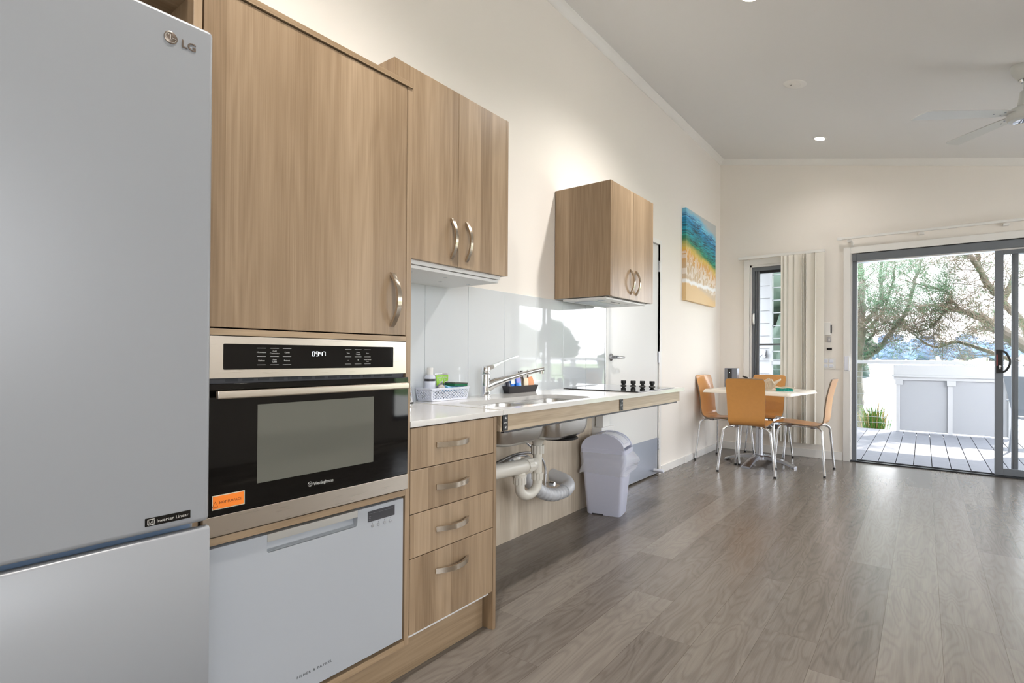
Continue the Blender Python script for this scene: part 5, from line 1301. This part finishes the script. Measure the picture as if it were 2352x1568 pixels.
# ---- near trees with spreading limbs and sparse needles
def limb_tree(name, lab, limbs, depth, seed, clumps, twigs, zbase):
    rd = random.Random(seed)
    base = limbs[0][0][0]
    r = thing(name, (base[0], base[1], zbase), lab, 'tree', 'spreading trees at the lake edge')
    wood = MB(); leaf = MB(); leafb = MB(); tips = []
    def needles(mb, c_, n, R_):
        ax = Vector((rd.uniform(-1, 1), rd.uniform(-1, 1), rd.uniform(-.6, .8))).normalized()
        for _ in range(n):
            d = (ax*.6+Vector((rd.gauss(0, 1), rd.gauss(0, 1), rd.gauss(0, .8))).normalized()).normalized()
            o_ = c_+Vector((rd.gauss(0, R_*.4), rd.gauss(0, R_*.4), rd.gauss(0, R_*.35))); ln = R_*rd.uniform(.55, 1.2); s_ = d.orthogonal().normalized()*rd.uniform(.0022, .0042)
            v = [mb.bm.verts.new(p) for p in (o_-s_, o_+s_, o_+d*ln)]; mb.bm.faces.new(v)
    def twig(p, d, ln, rad, lvl):
        pts = [p]; dd = d.copy(); k = 5
        for i in range(k):
            dd = (dd+Vector((rd.gauss(0, .17), rd.gauss(0, .17), rd.gauss(0, .15)+.02))).normalized(); pts.append(pts[-1]+dd*ln/k)
        wood.tube(pts, [rad, rad*.35], 4 if lvl else 5, 0, False)
        if lvl < 2:
            for _ in range(rd.randint(3, 5) if lvl == 0 else rd.randint(2, 4)):
                i = rd.randint(1, k); nd = (dd+Vector((rd.gauss(0, .9), rd.gauss(0, .9), rd.gauss(0, .7)))).normalized(); twig(pts[i], nd, ln*rd.uniform(.35, .7), rad*.5, lvl+1)
        tips.append((pts[-1], lvl)); tips.append((pts[2], lvl))
    for pts, r0, r1 in limbs:
        P = [Vector(p) for p in pts]; n = len(P)
        ph = rd.uniform(0, 6)
        for i, p in enumerate(P): p.y += depth*(math.sin(i*.7+ph)-math.sin(ph))*.5
        C = catmull(P, 5); C = [c+Vector((rd.gauss(0, .008), rd.gauss(0, .008), rd.gauss(0, .008))) for c in C]
        wood.tube(C, [r0, (r0+r1)*.55, r1], 10)
        L_ = sum((C[i+1]-C[i]).length for i in range(len(C)-1))
        for _ in range(int(twigs*L_)):
            i = rd.randint(int(len(C)*.22), len(C)-2); t = (C[i+1]-C[i]).normalized()
            d = (t*.5+Vector((rd.gauss(0, .8), rd.gauss(0, .8), rd.gauss(.1, .6)))).normalized()
            twig(C[i], d, rd.uniform(.35, .95), max(.0045, min(.008, r0*.14)), 0)
        tips.append((C[-1], 0))
    wood.build('trunk', M['bark'], r, keep=True)
    for _ in range(clumps):
        p, lv = rd.choice(tips); p = p+Vector((rd.gauss(0, .05), rd.gauss(0, .05), rd.gauss(0, .04)))
        g = math.sin(p.x*2.3+seed)+math.sin(p.z*3.1+p.x)
        needles(leaf if g > .25 or rd.random() < .25 else leafb, p, rd.randint(10, 20), rd.uniform(.09, .17))
    leaf.build('foliage', M['needle'], r, False, keep=True); leafb.build('dry_foliage', M['needleb'], r, False, keep=True)
    return r
def at(y, L): return [(x, y+dy, z) for x, dy, z in L]
A = lambda y0, L: [(x, y0, z) for x, z in L]
limb_tree('spreading_tree', 'leaning tree with grey forked trunk at the left of the sliding door view', [
    (A(14, [(-1.17, -1.0), (-1.14, -.2), (-1.125, .309), (-1.102, 1.015), (-1.04, 1.547), (-1.025, 1.927), (-1.05, 2.261), (-1.043, 2.593), (-1.092, 2.978), (-1.13, 3.6), (-1.2, 4.3)]), .125, .03),
    (A(14, [(-1.025, 1.80), (-.875, 2.063), (-.79, 2.246), (-.751, 2.46), (-.791, 2.763), (-.761, 3.135), (-.70, 3.7)]), .055, .02),
    (A(14, [(-1.11, .80), (-.991, 1.054), (-.795, 1.243), (-.618, 1.493), (-.453, 1.739), (-.304, 1.945), (-.195, 2.35), (-.123, 2.708), (-.03, 3.061), (.05, 3.6)]), .060, .015),
    (A(14, [(-1.04, 1.40), (-.889, 1.50), (-.80, 1.62), (-.867, 1.80)]), .032, .012),
    (A(14, [(-1.024, 1.642), (-.836, 1.873), (-.681, 2.147), (-.567, 2.466), (-.493, 2.831), (-.471, 3.106), (-.40, 3.6)]), .030, .010),
    (A(14, [(-1.05, 2.3), (-1.3, 2.6), (-1.5, 3.0)]), .03, .010)], .9, 4, 2300, 13, -1.0)
limb_tree('spreading_tree', 'wide spreading tree with bare limbs reaching in from the right of the sliding door', [
    (A(13, [(2.25, -.8), (1.95, .2), (1.666, .937), (1.39, 1.239), (1.163, 1.434), (1.018, 1.594), (.881, 1.779), (.719, 1.897), (.534, 1.954), (.345, 2.012), (.053, 2.043), (-.25, 2.0)]), .14, .012),
    (A(13, [(1.70, .88), (1.39, 1.699), (1.104, 2.099), (.88, 2.429), (.748, 2.679), (.594, 2.838), (.438, 2.968), (.182, 3.061), (-.15, 3.1)]), .066, .014),
    (A(13, [(.92, 2.37), (.808, 2.673), (.765, 2.916), (.747, 3.2), (.72, 3.7)]), .045, .02),
    (A(13, [(1.75, .75), (1.391, .971), (1.018, 1.146), (.75, 1.281), (.504, 1.388), (.186, 1.285), (-.078, 1.454), (-.214, 1.583), (-.40, 1.75)]), .045, .008),
    (A(13, [(.56, 1.95), (.44, 2.137), (.376, 2.304), (.183, 2.4), (-.08, 2.461), (-.35, 2.55)]), .028, .008),
    (A(13, [(1.12, 2.08), (1.276, 2.476), (1.36, 2.9), (1.4, 3.5)]), .055, .02),
    (A(13, [(1.5, 1.5), (1.62, 2.2), (1.65, 3.0)]), .06, .02),
    (A(13, [(.345, 2.012), (.22, 1.80), (.10, 1.66), (-.1, 1.60)]), .022, .007)], .9, 9, 2800, 13, -1.0)
# grass tuft behind the railing
tf = MB(); rt = random.Random(8); tf2 = MB()
for k in range(420):
    a = rt.uniform(0, 6.28); q = rt.uniform(0, .10); x, y = -.66+q*math.cos(a)*1.6, 11.1+q*math.sin(a); ln = rt.uniform(.45, .92); out = rt.uniform(.05, .38)
    mb = tf if rt.random() < .68 else tf2; d = Vector((math.cos(a), math.sin(a), 0)); s_ = d.cross(UP)*.006
    p = [Vector((x, y, -.5)), Vector((x, y, -.5))+d*out*.4+UP*ln*.75, Vector((x, y, -.5))+d*out+UP*ln*(1.0 if out < .2 else .82)]
    if mb is tf2: p[2] += Vector((0, 0, .06))
    v = [mb.bm.verts.new(c) for c in (p[0]-s_, p[0]+s_, p[1]+s_*.8, p[1]-s_*.8)]; mb.bm.faces.new(v); w_ = mb.bm.verts.new(p[2]); mb.bm.faces.new((v[3], v[2], w_))
tr_ = thing('strappy_plant', (-.66, 11.1, -.5), 'green and straw-coloured strappy plant behind the railing wires', 'plant')
tf.build('leaves', simple('strap_leaf', (96, 138, 62), .6, var=.3, bscale=8), tr_, False, keep=True); tf2.build('dry_leaves', simple('straw_leaf', (186, 156, 112), .7), tr_, False, keep=True)
dn = blob_tree('dense_tree', -2.75, 14.6, -.5, 5.6, 2.3, M['dense'], 91, 'dark dense tree behind the louvre screen in the narrow window', 'tree', None, .02, 9)

# ================================================================== LIGHT
Wd = bpy.data.worlds.new('sky'); S.world = Wd; Wd.use_nodes = True; nt = Wd.node_tree; bg = nt.nodes['Background']
tc = nt.nodes.new('ShaderNodeTexCoord'); sp = nt.nodes.new('ShaderNodeSeparateXYZ'); nt.links.new(tc.outputs['Generated'], sp.inputs[0])
colr = ramp(nt, sp.outputs['Z'], [(0.0, (.96, .965, 1, 1)), (.25, (.91, .94, 1, 1)), (1.0, (.74, .85, 1, 1))])
nt.links.new(colr, bg.inputs['Color']); bg.inputs['Strength'].default_value = SKY
def light(name, kind, loc, energy, color, **k):
    d = bpy.data.lights.new(name, kind); d.energy = energy; d.color = color
    for a, v in k.items(): setattr(d, a, v)
    o = bpy.data.objects.new(name, d); COL.objects.link(o); o.location = loc; return o
sun = light('sun', 'SUN', (5, 20, 15), SUN, (1, .95, .88), angle=math.radians(.6))
sun.rotation_euler = Vector((-.42, -1.30, -1.0)).to_track_quat('-Z', 'Y').to_euler()
for x, y, _ in dl:
    o = light('downlight_lamp', 'SPOT', (x, y, ceil_z(x)-.02), LAMP*(.12 if y > 4.9 else 1 if x < 0 else .4), (1, .955, .91), spot_size=math.radians(150), spot_blend=.9, shadow_soft_size=.045)
def portal(loc, rot, sx, sy):
    o = light('window_portal', 'AREA', loc, 1, (1, 1, 1), shape='RECTANGLE', size=sx, size_y=sy); o.data.cycles.is_portal = True; o.rotation_euler = rot
portal((.29, YF+.125, 1.03), (-PI/2, 0, 0), 1.8, 2.05)
portal((-1.24, YF+.125, 1.15), (-PI/2, 0, 0), .7, 1.8)
portal((XR+.125, 5.04, 1.21), (0, PI/2, 0), 1.98, 1.36)
portal((XR+.125, -.6, 1.64), (0, PI/2, 0), 1.22, 3.25)

# ================================================================== CAMERA
cam = bpy.data.cameras.new('camera'); co = bpy.data.objects.new('camera', cam); COL.objects.link(co); S.camera = co
cam.sensor_width = 36; cam.lens = 1238.1*36/2352; cam.shift_y = 27.29/2352; cam.clip_start = .02; cam.clip_end = 3000
yaw, pitch, roll = .652277, .004804, .006346
co.matrix_world = Matrix.Translation((0, 0, 1.05)) @ Matrix.Rotation(yaw, 4, 'Z') @ Matrix.Rotation(PI/2+pitch, 4, 'X') @ Matrix.Rotation(roll, 4, 'Z')
vs_ = S.view_settings; vs_.view_transform = 'Standard'; vs_.look = 'None'; vs_.gamma = 1; vs_.use_curve_mapping = False; vs_.exposure = EXPO
S.cycles.use_denoising = True
S.cycles.max_bounces = 12; S.cycles.diffuse_bounces = 6; S.cycles.transparent_max_bounces = 12; S.cycles.glossy_bounces = 5
S.cycles.caustics_reflective = False; S.cycles.caustics_refractive = False; S.cycles.sample_clamp_indirect = 8
